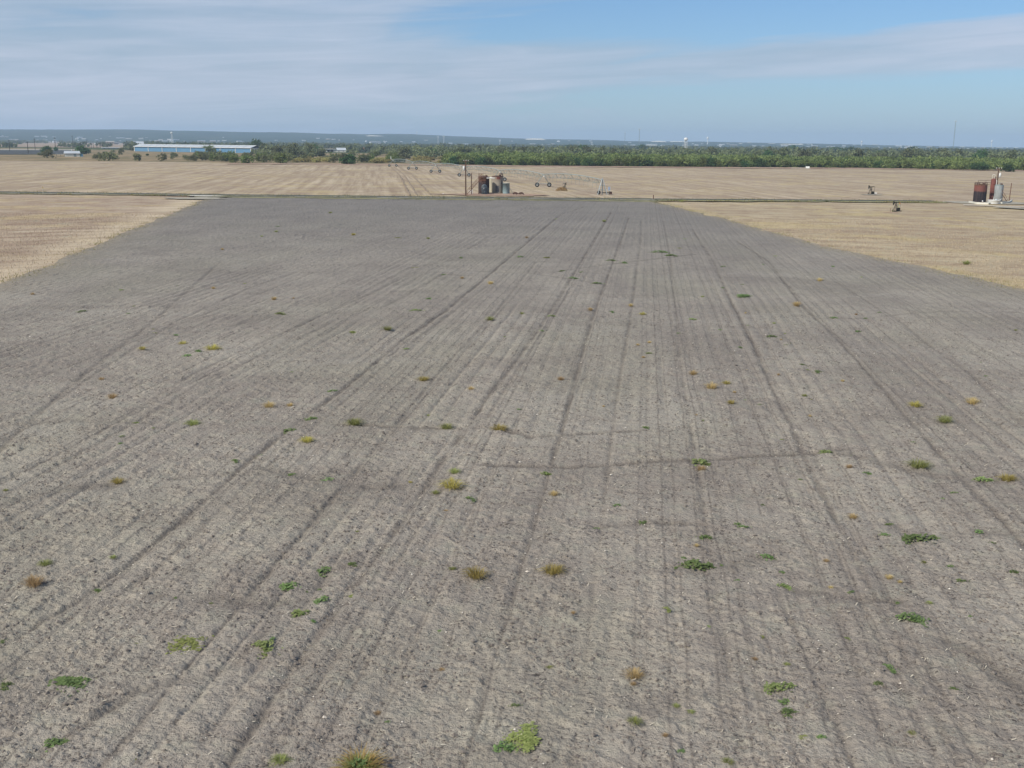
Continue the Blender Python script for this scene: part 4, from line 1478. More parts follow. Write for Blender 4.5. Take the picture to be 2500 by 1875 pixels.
def tree_kind(key, mat, variants, h, rx, n_clump, per, leaf, trunk_r, zlow=.1, open_=.25):
    out = []
    for v in range(variants):
        g = random.Random(hash(key) % 1000 + v if False else sum(map(ord, key)) + v * 7)
        hh, rr = h * g.uniform(.9, 1.1), rx * g.uniform(.85, 1.15)
        z0 = hh * zlow
        C = crown_centers(sum(map(ord, key)) * 13 + v, n_clump, per, rr, (hh - z0) / 2, z0 + (hh - z0) / 2, open_=open_)
        V, Q = leaf_quads(C, leaf, v + 3)
        cm = np_mesh('crown', V, Q, False)
        cm.materials.append(MATS[mat])
        tm = trunk_mesh(v + 31, hh, trunk_r, 5, rr * .7)
        tm.materials.append(MATS['bark'])
        out.append((cm, tm))
    KINDS[key] = out


tree_kind('orchard', 'leaf_orchard', 5, 5.6, 3.1, 34, 22, .34, .14, .04)
tree_kind('bush_dark', 'leaf_dark', 3, 5.0, 3.6, 40, 26, .32, .15, .02)
tree_kind('oak', 'leaf_oak', 5, 9.5, 4.6, 40, 20, .55, .28, .12, .35)
tree_kind('oak_dark', 'leaf_dark', 3, 9.5, 4.8, 44, 20, .55, .28, .10, .3)
tree_kind('shrub', 'leaf_shrub', 4, 4.2, 2.7, 26, 18, .30, .10, .08, .35)
tree_kind('shrub_green', 'leaf_orchard', 3, 4.4, 2.8, 30, 18, .30, .10, .05, .3)
tree_kind('straw_bush', 'leaf_straw', 3, 2.2, 2.6, 22, 16, .30, .05, .02)


def plant(name, key, x, y, sc=1.0, label=None, cat='tree', group=None, z=-.1, sxy=None):
    v = KINDS[key][rng.randrange(len(KINDS[key]))]
    t = bpy.data.objects.new(name, None)
    COL.objects.link(t)
    t.location = (x, y, z)
    t.rotation_euler.z = rng.uniform(0, 6.28)
    k = sxy or sc
    t.scale = (k, k, sc)
    link('crown', v[0], None, t)
    link('trunk', v[1], None, t)
    return tag(t, label, cat, group)


def plant_px(name, key, px, py, hpx, label, wpx=None, cat='tree', group=None):
    p = G(px, py)
    s = mpp(p)
    base = {'orchard': (5.6, 6.2), 'bush_dark': (5.0, 7.2), 'oak': (9.5, 9.2), 'oak_dark': (9.5, 9.6), 'shrub': (4.2, 5.4), 'shrub_green': (4.4, 5.6), 'straw_bush': (2.2, 5.2)}[key]
    sc = hpx * s / base[0]
    return plant(name, key, p[0], p[1], sc, label, cat, group, z=-.05, sxy=(wpx * s / base[1]) if wpx else None)


# trees one can point at
plant_px('round_bush', 'bush_dark', 852, 401, 23, 'large round dark green bush at the edge of the stubble', 42)
plant_px('lone_tree', 'bush_dark', 2463, 419, 18, 'lone dark green tree standing clear in the right corner', 34)
plant_px('round_bush', 'bush_dark', 2390, 415.5, 18, 'dark bush with shadowed foot left of the lone tree', 40)
plant_px('orchard_bush', 'orchard', 2340, 411, 15, 'green bush at the orchard foot left of the dark bush', 24)
plant_px('shrub', 'shrub', 335, 393, 19, 'small olive tree left of the middle, before the blue shed', 22)
plant_px('shrub', 'shrub', 398, 393.5, 17, 'round olive shrub on bare ground before the blue shed', 20)
plant_px('shrub', 'shrub', 268, 392.5, 18, 'wide thin olive shrub, leftmost before the blue shed', 34)
plant_px('shrub', 'shrub', 248, 392.0, 16, 'thin olive sapling touching the wide thin shrub', 18)
plant_px('shrub', 'shrub', 297, 372, 12, 'dark shrub left of the blue shed end', 17)
plant_px('shrub', 'bush_dark', 360, 380, 5, 'tiny dark bush between two olive shrubs', 7)
plant_px('shrub', 'shrub', 118, 386, 18, 'grey olive shrub left of the small white shed', 26)
plant_px('shrub', 'bush_dark', 115, 374.5, 18, 'dark round tree left of the small white shed', 26)
plant_px('shrub', 'bush_dark', 200, 376, 19, 'dark round tree behind the small white shed', 34)
plant_px('shrub', 'bush_dark', 137, 369, 10, 'small dark bush at the foot of a power pole', 9)
plant_px('shrub', 'shrub_green', 570, 398, 20, 'green shrub with dark side right of the blue shed posts', 26)
plant_px('shrub', 'shrub_green', 605, 399, 18, 'wide green shrub at the right end of the blue shed', 40)
plant_px('shrub', 'shrub_green', 512, 372, 17, 'green tree growing against the blue shed front', 26)
plant_px('shrub', 'shrub_green', 478, 371, 9, 'small green tree against the middle of the blue shed', 18)
plant_px('shrub', 'shrub_green', 349, 367, 9, 'small green tree against the left end of the blue shed', 16)
plant_px('shrub', 'shrub', 465, 392, 10, 'low grey brush pile on bare ground', 22)
plant_px('shrub', 'shrub', 492, 391, 18, 'olive shrub right of the low brush pile', 20)
plant_px('shrub', 'shrub', 530, 393, 22, 'tall grey olive shrub before the blue shed', 26)
plant_px('shrub', 'shrub_green', 685, 399, 25, 'green olive bush left of the yellow grass strip', 34)
plant_px('dark_oak', 'oak_dark', 631, 373, 27, 'dark oak at the right end of the blue shed', 30)
plant_px('dark_oak', 'oak_dark', 2224, 376, 15, 'dark rounded oak standing out of the wood on the right', 20)
plant_px('dark_oak', 'oak_dark', 2075, 376, 20, 'tall dark tree touching the spreading one above the orchard', 20)
plant_px('dark_oak', 'oak_dark', 1935, 374, 21, 'dark dense tree rising above the wood at right centre', 20)
plant_px('dark_oak', 'oak_dark', 2045, 374, 16, 'dark spreading tree above the orchard, right of centre', 34)
plant_px('dark_oak', 'oak_dark', 1568, 370, 15, 'dark tree at the back of the orchard left of the white water tower', 20)
plant_px('dark_oak', 'oak_dark', 1395, 366, 13, 'low dark tree at the back of the orchard, centre', 34)

# orchard edge, tree by tree
g = np.random.default_rng(21)
cnt = 0
for row in range(2):
    px = 1092.0 - row * 6
    while px < 2580:
        fx = G(px, 405)
        edge = np.interp(px, [q_[0] for q_ in FE_PX], [q_[1] for q_ in FE_PX])
        p = G(px, edge - .8 - row * 1.7 - g.uniform(0, .9))
        if not (2330 < px < 2500 and row == 0):
            dk_ = g.random() < (.22 if row == 0 else .06)
            plant('orchard_tree', 'bush_dark' if dk_ else ('shrub' if row == 0 and g.random() < .10 else 'orchard'), p[0], p[1], g.uniform(.5, 1.0) * (1.2 if g.random() < .12 else 1) + .08 * row,
                  ['green orchard tree in the front line along the stubble', 'green orchard tree just behind the front line', 'green orchard tree in the third line from the stubble'][row],
                  'tree', 'orchard trees along the stubble edge')
        px += g.uniform(8, 17)
        cnt += 1
print('orchard edge', cnt)
# brush belt left of the orchard
cnt = 0
for i in range(210):
    px, py = g.uniform(470, 1095), 0
    edge = np.interp(px, [q_[0] for q_ in FE_PX], [q_[1] for q_ in FE_PX])
    py = edge - 1.0 - abs(g.normal(0, 9)) - g.uniform(0, 4)
    py = max(py, 371)
    if px < 615:
        py = max(py, 386)
    if (710 < px < 805 or 905 < px < 950) and py > 384 and g.random() < .85:
        continue
    if (782 < px < 852 or 868 < px < 900) and py < 388:
        continue
    if 830 < px < 875 and py > 392 or 1000 < px < 1088 and py > 379:
        continue
    p = G(px, py)
    near_right = px > 880
    key = 'shrub_green' if g.random() < (.75 if near_right else .3) else 'shrub'
    plant('shrub', key, p[0], p[1], g.uniform(.7, 1.15), 'grey green shrub in the brush belt left of the orchard' if key == 'shrub' else 'green shrub in the brush belt left of the orchard', 'shrub', 'shrubs of the brush belt')
    cnt += 1
for i in range(60):
    zone = g.integers(0, 3)
    px = [g.uniform(712, 806), g.uniform(900, 955), g.uniform(1000, 1085)][zone]
    py = [g.uniform(389, 396), g.uniform(390, 398), g.uniform(384, 397)][zone]
    p = G(px, py)
    plant('straw_bush', 'straw_bush', p[0], p[1], g.uniform(.7, 1.2), ['yellow straw tuft between the shrubs left of the round bush', 'yellow straw tuft right of the round bush', 'yellow straw tuft in the gap before the orchard'][zone], 'bush', 'yellow straw tufts in the brush')
# scattered shrubs in the dry grassland at far left
for i in range(46):
    px, py = g.uniform(-60, 560), g.uniform(374, 390)
    if px < 150 and py > 380 or (140 < px < 215 and py > 366) or (300 < px < 420 and py > 377):
        continue
    p = G(px, py)
    plant('shrub', 'shrub', p[0], p[1], g.uniform(.35, .75), 'small shrub scattered over the dry grass at left', 'shrub', 'shrubs in the dry grass')
# tall trees behind the orchard that stand out
for i in range(120):
    px = g.uniform(640, 2560)
    hz_ = 349 + (px - 1250) * 0.0088
    d = (g.uniform(690, 1000) if px > 1050 else g.uniform(720, 1050)) * KD
    if (778 < px < 856 or 866 < px < 902) and d < 1420:
        continue
    a = math.atan((px - 1250) / HF)
    x, y = polar(a, d)
    plant('oak_tree', 'oak_dark' if g.random() < .14 else 'oak', x, y, g.uniform(.72, 1.12), 'grey green tree in the tall wood behind the orchard', 'tree', 'tall trees of the wood')


# masses of trees nobody could count
def wood(name, label, pts, h, rx, mat, per, leaf, seed):
    g = np.random.default_rng(seed)
    n = len(pts)
    d = g.normal(size=(n, per, 3))
    d /= np.linalg.norm(d, axis=2)[:, :, None]
    d *= (g.uniform(.3, 1, (n, per)) ** .5)[:, :, None]
    hs = h * g.uniform(.6, 1.15, n) * np.where(g.random(n) < .1, 1.2, 1.0)
    rs_ = rx * g.uniform(.8, 1.25, n)
    C = np.empty_like(d)
    C[:, :, 0] = pts[:, 0:1] + d[:, :, 0] * rs_[:, None]
    C[:, :, 1] = pts[:, 1:2] + d[:, :, 1] * rs_[:, None]
    C[:, :, 2] = pts[:, 2:3] + hs[:, None] * (.5 + .5 * d[:, :, 2])
    V, Q = leaf_quads(C.reshape(-1, 3), leaf, seed + 1)
    o = link(name, np_mesh(name, V, Q, False), MATS[mat])
    tag(o, label, 'wood', None, 'stuff')
    return o


def px_scatter(n, fpx, dmin, dmax, seed):
    g = np.random.default_rng(seed)
    px = g.uniform(*fpx, n)
    d = np.sqrt(g.uniform(dmin ** 2, dmax ** 2, n)) * KD
    a = np.arctan((px - 1250) / HF)
    return np.stack([np.sin(a) * d, np.cos(a) * d, np.full(n, -.3)], -1), px, d


P_, px_, d_ = px_scatter(5200, (1040, 2750), 520, 720, 4)
edge_y = far_edge(P_[:, 0])
P_ = P_[(P_[:, 1] > edge_y + 12) & (px_ > 1085) & (fbm(P_[:, 0] / 40.0, P_[:, 1] / 40.0, 19, 3) > .36)]
wood('orchard_canopy', 'green orchard canopy stretching back behind its front trees', P_, 5.7, 3.0, 'leaf_canopy', 46, .62, 41)
P_, px_, d_ = px_scatter(900, (620, 2750), 720, 1150, 6)
P_ = P_[~(((px_ > 778) & (px_ < 856) | (px_ > 866) & (px_ < 902)) & (d_ < 1420))]
wood('woodland', 'grey green wood of taller trees behind the orchard', P_, 9.0, 4.6, 'leaf_oak', 60, .95, 43)
P_, px_, d_ = px_scatter(2600, (300, 2750), 1150, 3600, 8)
keep = fbm(P_[:, 0] / 260.0, P_[:, 1] / 420.0, 3, 3) + np.where(px_ < 620, -.10, .03) > .47
wood('far_woodland', 'hazy distant woods on the plain before the town', P_[keep], 9.0, 9.0, 'leaf_far', 34, 2.2, 45)
P_, px_, d_ = px_scatter(900, (-300, 640), 1500, 4200, 18)
keep = (fbm(P_[:, 0] / 260.0, P_[:, 1] / 300.0, 6, 3) > .52) & ((d_ < 1750 * KD) | (d_ > 2300 * KD))
wood('far_woodland', 'hazy distant tree lines on the plain at left', P_[keep], 8.0, 10.0, 'leaf_far', 34, 2.2, 47)
print('trees done')

# ------------------------------------------------------------------ buildings
# long blue shed
A, B_ = G(329, 369.0), G(613, 373.5)
d = B_ - A
L = float(np.hypot(d[0], d[1]))
t = thing('blue_shed', 'long blue walled shed with pale metal roof and white posts', 'shed', (A[0], A[1], -.1), face=False, rz=math.atan2(d[1], d[0]))
H, D = 5.6, 16.0
nb = 8
bay = L / nb
for k in range(nb):
    MB().box((bay * (k + .5), .12, H / 2), (bay - .5, .15, H)).build('wall_panel', MATS['blue_panel'], t)
for k in range(nb + 1):
    MB().box((bay * k, -.05, H / 2), (.7 if k in (0, nb) else .5, .6, H)).build('post', MATS['white_paint'], t)
MB().box((0, D / 2, H / 2), (.3, D - 1, H - .1)).build('end_wall', MATS['white_paint'], t)
MB().box((L, D / 2, H / 2), (.3, D - 1, H - .1)).build('end_wall', MATS['white_paint'], t)
MB().box((L / 2, D, H / 2), (L - .4, .3, H - .1)).build('back_wall', MATS['blue_panel'], t)
rf = MB()
o_ = 1.0
rf.add([(-o_, -o_, H), (L + o_, -o_, H), (L + o_, D / 2, H + 2.6), (-o_, D / 2, H + 2.6), (L + o_, D + o_, H), (-o_, D + o_, H)],
       [(0, 1, 2, 3), (3, 2, 4, 5)])
rf.add([(-o_, -o_, H - .25), (L + o_, -o_, H - .25), (L + o_, D + o_, H - .25), (-o_, D + o_, H - .25)], [(3, 2, 1, 0)])
roof = rf.build('roof', MATS['white_roof'], t)
MB().box((L / 2, -o_ - .1, H - .1), (L + 2 * o_, .25, .5)).build('gutter', MATS['white_paint'], roof)
MB().box((L / 2, D / 2, H + 2.62), (L + 2 * o_, .6, .2)).build('ridge_cap', MATS['white_paint'], roof)
for k in range(nb * 2 - 1):
    MB().beam((bay * (k + 1) / 2, -o_, H + .06), (bay * (k + 1) / 2, D / 2, H + 2.66), .07).build('roof_seam', MATS['galvanised'], roof)


def gable_house(name, label, px, py, wpx, hpx, wall, roofm, cat='house', depth=None, roof_f=.35, wins=2, group=None, far=False, rz=0.0):
    p = GH(px, py) if far else G(px, py)
    s = mpp(p)
    w, h = wpx * s, hpx * s
    D = depth or w * .6
    hw = h * (1 - roof_f)
    t = thing(name, label, cat, (p[0], p[1], p[2] - .3), group=group)
    t.rotation_euler.z += rz
    MB().box((0, D / 2, hw / 2), (w, D, hw)).build('wall', MATS[wall], t)
    o_ = .06 * w
    rb = MB()
    rb.add([(-w / 2 - o_, -o_, hw - .05), (w / 2 + o_, -o_, hw - .05), (w / 2 + o_ * .2, D / 2, h), (-w / 2 - o_ * .2, D / 2, h), (w / 2 + o_, D + o_, hw - .05), (-w / 2 - o_, D + o_, hw - .05)],
           [(0, 1, 2, 3), (3, 2, 4, 5), (1, 4, 2), (0, 3, 5), (0, 5, 4, 1)])
    rb.build('roof', MATS[roofm], t)
    for k in range(wins):
        x = w * ((k + .5) / wins - .5)
        wi = MB().box((x, -.05, hw * .55), (w * .12, .12, hw * .35)).build('window', MATS['window_dark'], t)
        MB().box((x, -.08, hw * .35), (w * .15, .12, hw * .05)).build('sill', MATS['white_paint'], wi)
    return t, w, h, D, hw


# small white shed with blue green side
t, w, h, D, hw = gable_house('white_shed', 'small white shed with hipped roof and blue green end', 176.5, 382, 34, 14, 'off_white', 'white_roof', 'shed', wins=0, roof_f=.4)
MB().box((w * .18, -.05, hw * .42), (w * .16, .12, hw * .8)).build('door', MATS['galv_dull'], t)
MB().box((w * .5 + w * .11, D * .45, hw * .42), (w * .22, D * .9, hw * .85)).build('side_room', MATS['teal_paint'], t)
MB().box((w * .5 + w * .165, -.03 + D * 0, hw * .4), (w * .11, .1, hw * .7)).build('blue_door', MATS['blue_panel'], t)
MB().box((-w * .5 - w * .3, D * .5, hw * .75), (w * .6, D * .8, .15)).build('lean_to_roof', MATS['galvanised'], t)
for k in range(3):
    MB().box((-w * .52 - w * .26 * k, D * .15, hw * .37), (.2, .2, hw * .74)).build('lean_to_post', MATS['far_pole'], t)
MB().cyl((-.3 * w * 0, D * .5, h), (0, D * .5, h + 1.2), .25, n=8).build('vent', MATS['white_paint'], t)
# white house with carport among the brush
gable_house('white_house', 'white roofed house among the brush, right of its carport', 833, 371, 22, 10.5, 'off_white', 'white_roof', roof_f=.55)
p = G(806, 371)
s = mpp(p)
t = thing('carport', 'flat white carport left of the white roofed house', 'carport', (p[0], p[1], -.1))
w, h = 34 * s, 6.6 * s
MB().box((0, 3, h), (w, 7, .45)).build('roof', MATS['white_roof'], t)
for k in range(5):
    MB().box((w * (k / 4 - .5) * .96, .3, h / 2), (.22, .22, h)).build('post', MATS['white_paint'], t)
MB().box((w * .38, 3, h * .45), (w * .22, 4, h * .9)).build('store_room', MATS['off_white'], t)
MB().box((0, 6.2, h * .45), (w * .9, .2, h * .88)).build('back_wall', MATS['dark_grey'], t)


def far_car(label, px, py, col):
    p = G(px, py)
    t = thing('parked_car', label, 'car', (p[0], p[1], -.05))
    mb = MB()
    prof = [(-2.3, .35), (-2.3, .95), (-1.5, 1.05), (-.9, 1.62), (.9, 1.62), (1.5, 1.05), (2.3, .9), (2.3, .35)]
    n = len(prof)
    mb.add([(x, y, z) for y in (-.85, .85) for (x, z) in prof], [tuple(range(n)), tuple(reversed(range(n, 2 * n)))] + [(i, (i + 1) % n, n + (i + 1) % n, n + i) for i in range(n)])
    mb.build('body', MATS[col], t)
    MB().box((0, -.86, 1.32), (1.9, .04, .4)).build('side_window', MATS['window_dark'], t)
    for x in (-1.45, 1.45):
        for y in (-.8, .8):
            MB().cyl((x, y - .1, .34), (x, y + .1, .34), .34, n=14).build('wheel', MATS['rubber'], t)


far_car('white car parked in front of the white carport', 795, 371.8, 'white_paint')
gable_house('red_roofed_house', 'house with red roof showing above the brush', 884.5, 369.5, 20, 9, 'tan_wall', 'red_roof', roof_f=.62)
gable_house('white_gable_house', 'large white gabled house behind the left end of the blue shed', 337, 357, 26, 12, 'off_white', 'white_roof', roof_f=.5, wins=3)
gable_house('yellow_house', 'pale yellow house standing on the far left plain', 37, 346.8, 14, 6.8, 'yellow_wall', 'grey_roof', roof_f=.2, far=True)
gable_house('tan_building', 'square tan building on the tan field left of the blue shed', 269, 353.4, 19, 8.8, 'tan_wall', 'off_white', cat='building', roof_f=.12, far=True, wins=3)
gable_house('grey_wing', 'grey low building joined to the right of the tan building', 284, 352.6, 12, 6, 'dark_grey', 'grey_roof', cat='building', roof_f=.2, far=True, wins=1)
gable_house('low_building', 'long low white building behind the shrubs left of the blue shed', 272, 362.8, 44, 3.2, 'off_white', 'white_roof', cat='building', depth=8, roof_f=.25, wins=4)

# power poles on the left plain
lab = ['leftmost dark power pole', 'dark power pole with its foot in a bush, second from left', 'slim power pole, third from left',
       'dark power pole above the small dark bush', 'tallest power pole, left of the small white shed roof', 'short power pole behind the dark round tree',
       'leaning short power pole before the tan field', 'thin power pole, second after the leaning one', 'thin power pole, third after the leaning one', 'thin power pole, last before the tan building', 'dark power pole right of the tan building']
for (px, yt, yb), l_ in zip([(24, 342, 369), (69, 346, 375), (86, 338, 366), (136, 336, 368), (178.5, 331.5, 362), (213, 342, 360), (223, 349, 362), (228, 349, 361), (237, 349, 360.5), (245.5, 347, 360), (302, 349, 363)], lab):
    p = G(px, yb)
    s = mpp(p)
    h = (yb - yt) * s
    t = thing('power_pole', l_, 'pole', (p[0], p[1], -.2), group='power poles on the left plain')
    MB().cyl((0, 0, 0), (0, 0, h), .36 if yb > 361.5 else .42, .26, 7).build('pole', MATS['far_pole'], t)
    ca = MB().box((0, 0, h * .93), (2.6, .25, .28)).build('crossarm', MATS['far_pole'], t)
    for dx in (-1.1, 0, 1.1):
        MB().cyl((dx, 0, h * .93 + .1), (dx, 0, h * .93 + .5), .12, n=6).build('insulator', MATS['galvanised'], ca)


# water towers and masts
def legged_tower(label, px, yt, D, dia_px, tank_px, legs=4):
    a = math.atan((px - 1250) / HF)
    x, y = polar(a, D)
    hz_ = 349 + (px - 1250) * .0087
    s = D / HF / math.cos(a) * math.cos(a)
    top = CAM_H + (hz_ - yt) * s
    t = thing('water_tower', label, 'water tower', (x, y, -.3))
    r = dia_px * s / 2
    th = tank_px * s
    W = MATS['white_paint']
    MB().lathe([(.1, top - th), (r * .7, top - th * .92), (r, top - th * .7), (r, top - th * .3), (r * .7, top - th * .08), (.1, top)], 26).build('tank', W, t)
    MB().cyl((0, 0, 0), (0, 0, top - th * .9), r * .16, n=10).build('riser', W, t)
    for k in range(legs):
        b_ = 2 * math.pi * (k + .5) / legs
        MB().cyl((r * 1.05 * math.cos(b_), r * 1.05 * math.sin(b_), 0), (r * .9 * math.cos(b_), r * .9 * math.sin(b_), top - th * .6), r * .10, n=7).build('leg', W, t)
    for f in (.35, .68):
        z = (top - th) * f
        pts = [(r * (1.05 - .1 * f) * math.cos(2 * math.pi * (k + .5) / legs), r * (1.05 - .1 * f) * math.sin(2 * math.pi * (k + .5) / legs), z) for k in range(legs + 1)]
        MB().tube(pts, r * .035, 5).build('brace', W, t)
    MB().lathe([(r, top - th * .62), (r * 1.1, top - th * .62), (r * 1.1, top - th * .58), (r, top - th * .58)], 26).build('balcony', W, t)


legged_tower('white water tower on legs above the wood, right of centre', 1669, 335.5, 1900, 9.4, 7.8, 4)
legged_tower('white water tower with round bowl on legs at far left', 415, 322.5, 2500, 5.0, 4.8, 4)


def pedestal_tower(label, px, yt, yb, D, wpx):
    a = math.atan((px - 1250) / HF)
    x, y = polar(a, D)
    hz_ = 349 + (px - 1250) * .0087
    s = D / HF
    zt, zb = CAM_H + (hz_ - yt) * s, float(land(x, y)) - 1
    t = thing('water_tower', label, 'water tower', (x, y, zb))
    h = zt - zb
    r = wpx * s / 2
    MB().lathe([(r * .5, 0), (r * .38, h * .25), (r * .38, h * .6)], 16).build('pedestal', MATS['white_paint'], t)
    MB().lathe([(r * .38, h * .6), (r, h * .7), (r, h * .88), (r * .6, h * .97), (.1, h)], 20).build('tank', MATS['white_paint'], t)


pedestal_tower('small white pedestal water tower on the skyline right of the legged tower', 1722, 334, 345, 7400, 5.0)
pedestal_tower('tiny white pedestal water tower on the skyline, far right', 2098, 344, 353, 7600, 4.2)
pedestal_tower('faint water tower on the skyline near the right edge', 2415, 343, 356, 8200, 3.2)
pedestal_tower('faint pale water tower on the hill crest, centre left', 1013, 321, 330, 8600, 2.6)


def lattice_mast(label, px, yt, D, w, mat='galv_dull'):
    a = math.atan((px - 1250) / HF)
    x, y = polar(a, D)
    hz_ = 349 + (px - 1250) * .0087
    z0 = float(land(x, y)) - .5
    h = CAM_H + (hz_ - yt) * D / HF - z0
    t = thing('radio_mast', label, 'mast', (x, y, z0))
    r = w / 2
    c = [(r, 0), (-r * .5, r * .87), (-r * .5, -r * .87)]
    for (cx_, cy_) in c:
        MB().cyl((cx_, cy_, 0), (cx_, cy_, h), w * .11, n=5).build('leg', MATS[mat], t)
    n = max(10, int(h / (w * 2.2)))
    mb = MB()
    for k in range(n):
        z0_, z1_ = h * k / n, h * (k + 1) / n
        for i in range(3):
            a_, b_ = c[i], c[(i + 1) % 3]
            mb.cyl((a_[0], a_[1], z0_), (b_[0], b_[1], z1_), w * .06, n=4, caps=False)
    mb.build('bracing', MATS[mat], t)
    for k, sx in enumerate((-1, 1)):
        MB().cyl((sx * w * .9, 0, h - w * 1.2), (sx * w * .9, 0, h + w * .8), w * .16, n=6).build('antenna', MATS['white_paint'], t)
    MB().box((0, 0, h - w * .4), (w * 2.2, .2, .3)).build('antenna_arm', MATS['white_paint'], t)


lattice_mast('tall thin lattice mast behind the wood on the right', 2322, 301, 2000, 1.4)
lattice_mast('faint tall mast on the skyline right of centre', 1555, 315, 4200, 3.2)
lattice_mast('fainter short mast left of the tall skyline mast', 1520, 324, 5200, 2.6)
for k, (px, yt) in enumerate([(1064, 333), (1078, 332), (1215, 341), (1439, 347)]):
    lattice_mast(['first', 'second', 'third', 'last'][k] + ' faint pylon from the left in the hazy town, centre', px, yt, 5200, 4.0, 'white_paint')

# pale buildings of the far town: (x, base y, width, height)
FB = [(66, 346, 16, 2.6), (81, 346.4, 3.5, 3), (97, 347, 18, 2), (119, 347.2, 10, 2.4), (134, 348.2, 9, 4), (146, 348.2, 7, 3), (90, 334.5, 10, 2.2), (107, 334.6, 13, 2.6), (132, 335.2, 9, 1.4),
      (187, 340, 8, 2.5), (195, 337, 12, 2.6), (204, 340, 9, 3), (10, 335, 18, 1.8), (293, 337.6, 18, 2), (232, 352, 4.5, 2.6), (292, 354, 6, 2.4), (313, 339, 14, 1.8), (344, 339.5, 11, 3),
      (383, 345, 11, 2.5), (392, 342.5, 10, 3), (403, 345.5, 12, 4), (413, 342, 10, 3), (420, 346.5, 9, 4), (430, 342.5, 16, 2.4), (410, 351, 9, 3), (422, 350, 6, 3.5), (492, 347, 18, 4), (520, 346, 13, 3.4), (547, 344, 10, 2), (586, 347, 12, 3),
      (742, 343.8, 9, 1.8), (675, 343, 6, 1.6), (776, 338.5, 8, 1.8), (800, 340.4, 10, 2), (815, 341.5, 9, 2), (893, 346, 4, 2.6), (941, 346.8, 8, 2.4), (918, 351, 26, 5.5), (980, 347, 6, 2),
      (1010, 347, 8, 1.6), (1100, 350.5, 9, 2), (1135, 352.5, 16, 2), (1160, 354, 10, 2), (1040, 343, 8, 1.4), (1222, 360.2, 15, 3.6), (1237, 358.6, 6, 3), (1363, 346.5, 7, 3),
      (1300, 352, 14, 1.6), (1338, 354, 12, 1.6), (1452, 358.4, 9, 3), (1468, 358.8, 12, 2.2), (1500, 359, 7, 3), (1528, 356.5, 6, 3.4), (1590, 355, 26, 3.4), (1545, 354.6, 12, 1.6), (1618, 356, 10, 2),
      (1762, 353.5, 14, 2), (1790, 354.5, 18, 1.8), (1830, 347.5, 9, 1.8), (1842, 356, 9, 1.6), (1885, 351, 12, 1.4), (1920, 356.6, 14, 2), (1990, 357, 14, 2.2), (2030, 358, 18, 2), (2060, 357, 9, 1.8), (2136, 353.5, 16, 1.6), (2190, 357, 8, 1.8),
      (2222, 358, 12, 2.4), (2270, 359, 9, 1.8), (2300, 359.4, 14, 1.6), (2350, 359, 10, 1.8), (2400, 360, 12, 1.8), (2440, 360.5, 16, 1.6), (2480, 361, 10, 1.6), (1700, 355, 10, 2)]
g = np.random.default_rng(77)
for i in range(80):
    FB.append((g.uniform(1290, 2490), 0, g.uniform(3, 8), g.uniform(1.0, 1.8)))
for i in range(50):
    FB.append((g.uniform(0, 1250), 0, g.uniform(3, 6), g.uniform(.9, 1.6)))
uw = MB().box((0, .5, .4), (1, 1, .8)).mesh('wall')
ur = MB()
ur.add([(-.53, -.06, .78), (.53, -.06, .78), (.5, .5, 1.0), (-.5, .5, 1.0), (.53, 1.06, .78), (-.53, 1.06, .78)], [(0, 1, 2, 3), (3, 2, 4, 5), (1, 4, 2), (0, 3, 5)])
urm = ur.mesh('roof')
uws = {k: uw.copy() for k in ('white_paint', 'off_white', 'tan_wall')}
urs = {k: urm.copy() for k in ('white_roof', 'grey_roof')}
for k, m_ in list(uws.items()) + list(urs.items()):
    m_.materials.append(MATS[k])
for (px, py, w, h) in FB:
    hz_ = 349 + (px - 1250) * .0087
    if py == 0:
        py = hz_ + g.uniform(1.2, 8) * (1 if g.random() < .75 else -.9)
        hill = np.interp(px, HILL_PX, HILL_E)
        py = max(py, hz_ - hill + 3)
    p = GH(px, py)
    s = mpp(p)
    side = 'left plain' if px < 640 else ('middle plain' if px < 1260 else 'right plain')
    dist = 'on the hillside' if p[2] > 6 else 'on the far'
    lb = ('tiny pale building on the hazy hillside' if p[2] > 6 else 'tiny pale building on the hazy ' + side)
    t = thing('far_building', lb, 'building', (p[0], p[1], p[2] - .5), group='pale buildings of the far town, ' + ('hillside' if p[2] > 6 else side))
    t.rotation_euler.z += g.uniform(-.4, .4)
    t.scale = (w * s, max(8, w * s * .6), h * s + .5)
    wk = 'white_paint' if g.random() < .55 else ('off_white' if g.random() < .75 else 'tan_wall')
    link('wall', uws[wk], None, t)
    link('roof', urs['white_roof' if g.random() < .7 else 'grey_roof'], None, t)
